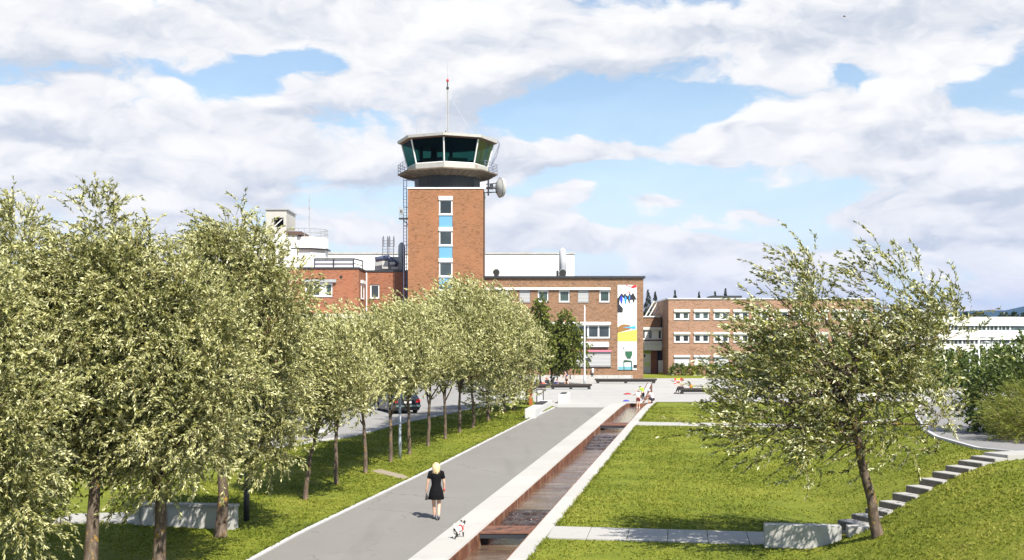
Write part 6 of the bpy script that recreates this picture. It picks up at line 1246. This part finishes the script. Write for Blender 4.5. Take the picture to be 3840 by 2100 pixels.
# person on the bench end, boy walking, group behind the far bench
sit = {'pelvis': (0, 0, .52), 'spine': (0, .03, .72), 'chest': (0, .07, .91), 'neck': (0, .10, 1.05), 'head': (0, .13, 1.175), 'top': (0, .135, 1.26), 'shL': (-.165, .07, .985), 'shR': (.165, .07, .985), 'elL': (-.22, .16, .74), 'wrL': (-.15, .36, .64), 'hdL': (-.12, .43, .62), 'elR': (.22, .16, .74), 'wrR': (.15, .36, .64), 'hdR': (.12, .43, .62),
       'hpL': (-.09, .05, .52), 'knL': (-.10, .46, .53), 'anL': (-.10, .42, .085), 'toL': (-.11, .57, .03), 'hpR': (.09, .05, .52), 'knR': (.10, .46, .53), 'anR': (.12, .62, .10), 'toR': (.12, .77, .05)}
figure('person with auburn hair in a light grey top sitting on the black bench end', (WX(683.5, 92.7) + .05, 92.9, .997), R(90), 1.0, sit, shirt=(.48, .48, .47), sleeve=.95, legs=(.03, .03, .035), leglen=1.85, shoes=(.02, .02, .02), hair=(.24, .075, .025), hairlen=.22)
softbag('orange bag standing on the bench behind the seated person', WX(691.3, 92.8), 92.9, .997 + .463, 0, .13, .10, .30, (.55, .17, .02), (.55, .16, .02))
walk = {'chest': (0, .07, 1.29), 'neck': (0, .14, 1.42), 'head': (0, .24, 1.50), 'top': (0, .29, 1.57), 'shL': (-.165, .08, 1.36), 'shR': (.165, .08, 1.36), 'elL': (-.22, .22, 1.14), 'wrL': (-.2, .40, .98), 'hdL': (-.2, .46, .93), 'elR': (.23, -.06, 1.12), 'wrR': (.24, -.12, .87), 'hdR': (.24, -.11, .79),
        'knL': (-.095, .20, .52), 'anL': (-.09, .22, .09), 'toL': (-.1, .37, .03), 'knR': (.095, -.02, .49), 'anR': (.09, -.30, .16), 'toR': (.09, -.20, .05), 'face': (0, .8, -.6)}
figure('dark haired boy in a navy vest walking bent forward behind the long bench', (WX(567, 106), 106, .997), R(90), .94, walk, shirt=(.045, .045, .16), sleeve=.12, legs=(.012, .012, .016), leglen=.8, shoes=(.3, .3, .3), hair=(.02, .014, .012))
figure('person with red brown hair in black sitting on the paving behind the long bench', (WX(548, 105.5), 105.5, .997), R(40), .95, sq, shirt=(.015, .015, .018), sleeve=1.0, legs=(.02, .02, .025), leglen=1.8, hair=(.30, .08, .03), hairlen=.2)
figure('child in dark blue crouching beside the black pushchair', (WX(555.5, 105.2), 105.2, .997), R(-60), .72, sq, shirt=(.02, .03, .16), sleeve=.9, legs=(.03, .03, .06), leglen=1.8, hair=(.30, .20, .09))
pc = thing('pushchair', 'black pushchair parked behind the long bench', 'pushchair', (WX(551, 106.3), 106.3, .997), R(60))
mb = MB(); mb.add([(-.24, -.1, .42), (.24, -.1, .42), (.24, .32, .38), (-.24, .32, .38), (-.22, -.30, .95), (.22, -.30, .95)], [(0, 1, 2, 3), (0, 4, 5, 1)]); k_ = len(mb.v); mb.add([(x, y - .03, z - .05) for x, y, z in mb.v[:k_]], [(3, 2, 1, 0), (1, 5, 4, 0)]); mb.build('seat', M_BLACK, pc)
mb = MB(); vs = []
for j in range(7):
    a = -.2 + j * .28; vs += [(-.25, -.32 + .34 * math.sin(a), .80 + .34 * math.cos(a)), (.25, -.32 + .34 * math.sin(a), .80 + .34 * math.cos(a))]
mb.add(vs, [(2 * j, 2 * j + 1, 2 * j + 3, 2 * j + 2) for j in range(6)]); mb.build('hood', M_BLACK, pc, True)
mb = MB(); [mb.tube([(s * .24, -.55, 1.02), (s * .24, -.3, .9), (s * .24, .1, .40), (s * .24, .42, .12)], .016, 6) for s in (-1, 1)]; [mb.tube([(s * .24, .1, .40), (s * .24, -.35, .12)], .016, 6) for s in (-1, 1)]; mb.tube([(-.24, -.55, 1.02), (.24, -.55, 1.02)], .018, 6); mb.build('frame', M_GREYMETAL, pc)
for s in (-1, 1):
    for y_ in (-.35, .42): mb = MB(); mb.tube([(s * .24, y_, .12), (s * .28, y_, .12)], .12, 16); mb.build('wheel', M_BLACK, pc)
softbag('dark red bag lying nearest the rusted posts behind the long bench', WX(540, 104), 104, .997, 0, .24, .2, .42, (.25, .015, .025), (.1, .01, .01))
softbag('red and white shopping bag behind the long bench', WX(543.6, 104.3), 104.3, .997, .4, .2, .16, .55, (.55, .10, .06), (.8, .8, .8))
softbag('pale blue bag leaning by the person in black', WX(545.9, 104.2), 104.2, .997, .4, .12, .12, .38, (.20, .45, .70), (.8, .8, .8))
# ---------------------------------------------------------------- the small dog
dx_, dy_ = G(458.3, 539.2); dg = thing('dog', 'small white dog with black patches and a red harness standing on the pale paving', 'dog', (dx_, dy_, tz(dx_, dy_) + .032), R(-28))
DP = {'chest': (0, .14, .245), 'belly': (0, 0, .24), 'hip': (0, -.14, .245), 'neck': (0, .22, .32), 'head': (0, .26, .385), 'muz': (0, .33, .365), 'nose': (0, .365, .355), 'tail1': (0, -.2, .29), 'tail2': (0, -.235, .36), 'tail3': (0, -.21, .43)}
DR = {'chest': (.075, .09), 'belly': (.062, .068), 'hip': (.064, .074), 'neck': (.045, .05), 'head': (.052, .052), 'muz': (.028, .026), 'nose': (.016, .016), 'tail1': (.02, .02), 'tail2': (.014, .014), 'tail3': (.007, .007)}
DE = [('chest', 'belly'), ('belly', 'hip'), ('chest', 'neck'), ('neck', 'head'), ('head', 'muz'), ('muz', 'nose'), ('hip', 'tail1'), ('tail1', 'tail2'), ('tail2', 'tail3')]
for s, k in ((-1, 'L'), (1, 'R')):
    o = .03 * s
    DP.update({'fs' + k: (.05 * s, .16, .20), 'fk' + k: (.05 * s, .145 + o, .11), 'fp' + k: (.05 * s, .15 + o, .03), 'ft' + k: (.05 * s, .175 + o, .014), 'bh' + k: (.05 * s, -.14, .20), 'bk' + k: (.052 * s, -.10 - o, .145), 'bo' + k: (.05 * s, -.19 - o, .085), 'bp' + k: (.05 * s, -.17 - o, .02), 'bt' + k: (.05 * s, -.145 - o, .013)})
    DR.update({'fs' + k: (.036, .042), 'fk' + k: (.020, .022), 'fp' + k: (.016, .017), 'ft' + k: (.016, .013), 'bh' + k: (.042, .055), 'bk' + k: (.034, .038), 'bo' + k: (.017, .019), 'bp' + k: (.015, .016), 'bt' + k: (.016, .012)})
    DE += [('chest', 'fs' + k), ('fs' + k, 'fk' + k), ('fk' + k, 'fp' + k), ('fp' + k, 'ft' + k), ('hip', 'bh' + k), ('bh' + k, 'bk' + k), ('bk' + k, 'bo' + k), ('bo' + k, 'bp' + k), ('bp' + k, 'bt' + k)]
def furmat(t):
    n = t.noise(oc(t), 6.5, 2, .4); h = t.n('SeparateXYZ', {0: oc(t)}).outputs[1]; c = t.mix(t.sstep(t.m('ADD', n, t.m('MULTIPLY', t.sstep(h, .17, .28), .25)), .56, .60), (.78, .74, .68), (.02, .016, .014)); return pbr(t, c, .9, 0, .2, t.noise(oc(t), 90, 2), .5, .004)
M_FUR = mat('white_black_fur', furmat); ears = []
for s in (-1, 1): e = MB(); e.tube([(s * .035, .245, .42), (s * .058, .25, .44), (s * .072, .262, .405)], [.022, .024, .008], 6); ears.append(e)
skin('body', DP, DE, DR, 'belly', M_FUR, dg, 2, ears)
mb = MB(); mb.tube([(0, .07, .245), (0, .105, .248), (0, .135, .252)], [.086, .091, .090], 16, False); mb.tube([(0, .185, .285), (0, .205, .305)], [.066, .060], 14, False); mb.box(-.03, .03, .08, .19, .33, .342); mb.build('harness', M_RED, dg, True)
mb = MB(); mb.lathe([(0, -.012), (.013, 0), (0, .012)], 8, (0, .372, .358)); [mb.lathe([(0, -.007), (.008, 0), (0, .007)], 8, (s * .03, .300, .40)) for s in (-1, 1)]; mb.build('nose_and_eyes', M_INK, dg, True)
# ---------------------------------------------------------------- a bird high over the park
bx_, bz_ = WX(844.4, 220), WZ(16.6, 220); bd = thing('bird', 'small brown bird gliding high in the cloudy sky', 'bird', (bx_, 220, bz_), R(70)); mb = MB(); mb.tube([(0, -.32, 0), (0, -.15, .01), (0, .05, .02), (0, .2, .03), (0, .27, .025)], [.02, .08, .10, .06, .015], 8)
for s in (-1, 1): mb.add([(s * .06, .1, .03), (s * .35, .14, .14), (s * .62, .0, .10), (s * .33, -.06, .12), (s * .06, -.1, .03), (s * .06, .1, .05), (s * .35, .14, .155), (s * .62, .0, .105), (s * .33, -.06, .13), (s * .06, -.1, .045)], [(0, 1, 2, 3, 4), (9, 8, 7, 6, 5), (0, 5, 6, 1), (1, 6, 7, 2), (2, 7, 8, 3), (3, 8, 9, 4)])
mb.build('body', vary('brown_feathers', (.16, .09, .06), .3, 8, .8), bd, True)
# worn earth by the path
def patch(pts, nm='bare_soil'):
    n_ = len(pts); c = sum((Vector((*p, 0)) for p in pts), Vector()) / n_; v = [(c.x, c.y, tz(c.x, c.y) + .05)] + [(x, y, tz(x, y) + .004) for x, y in pts]; o = np_mesh(nm, v, [(0, 1 + i, 1 + (i + 1) % n_) for i in range(n_)], vary('bare_earth', (.24, .20, .15), .2, 6, .95), None); tag(o, kind='structure')
patch([(-5.5, 44.6), (-5.2, 45.25), (-4.7, 44.5), (-4.2, 43.8), (-3.85, 43.0), (-3.75, 42.5), (-4.1, 42.7), (-4.6, 43.3), (-5.0, 43.9)])
# ---------------------------------------------------------------- the air between here and the blue ridge
def hazevol(t):
    p = t.n('VolumePrincipled', {'Color': (.24, .42, 1.0), 'Density': 0.000075, 'Anisotropy': .2}); return p.outputs[0]
hm_ = bpy.data.materials.new('haze_air'); hm_.use_nodes = True; t_ = NT(hm_.node_tree); o_ = t_.n('OutputMaterial'); t_.t.links.new(hazevol(t_), o_.inputs['Volume'])
mb = MB(); mb.box(-3600, 3600, -60, 6300, -8, 215); hz = mb.build('haze', hm_); tag(hz, 'thin blue summer haze over the park and the far ridge', 'haze', kind='stuff')
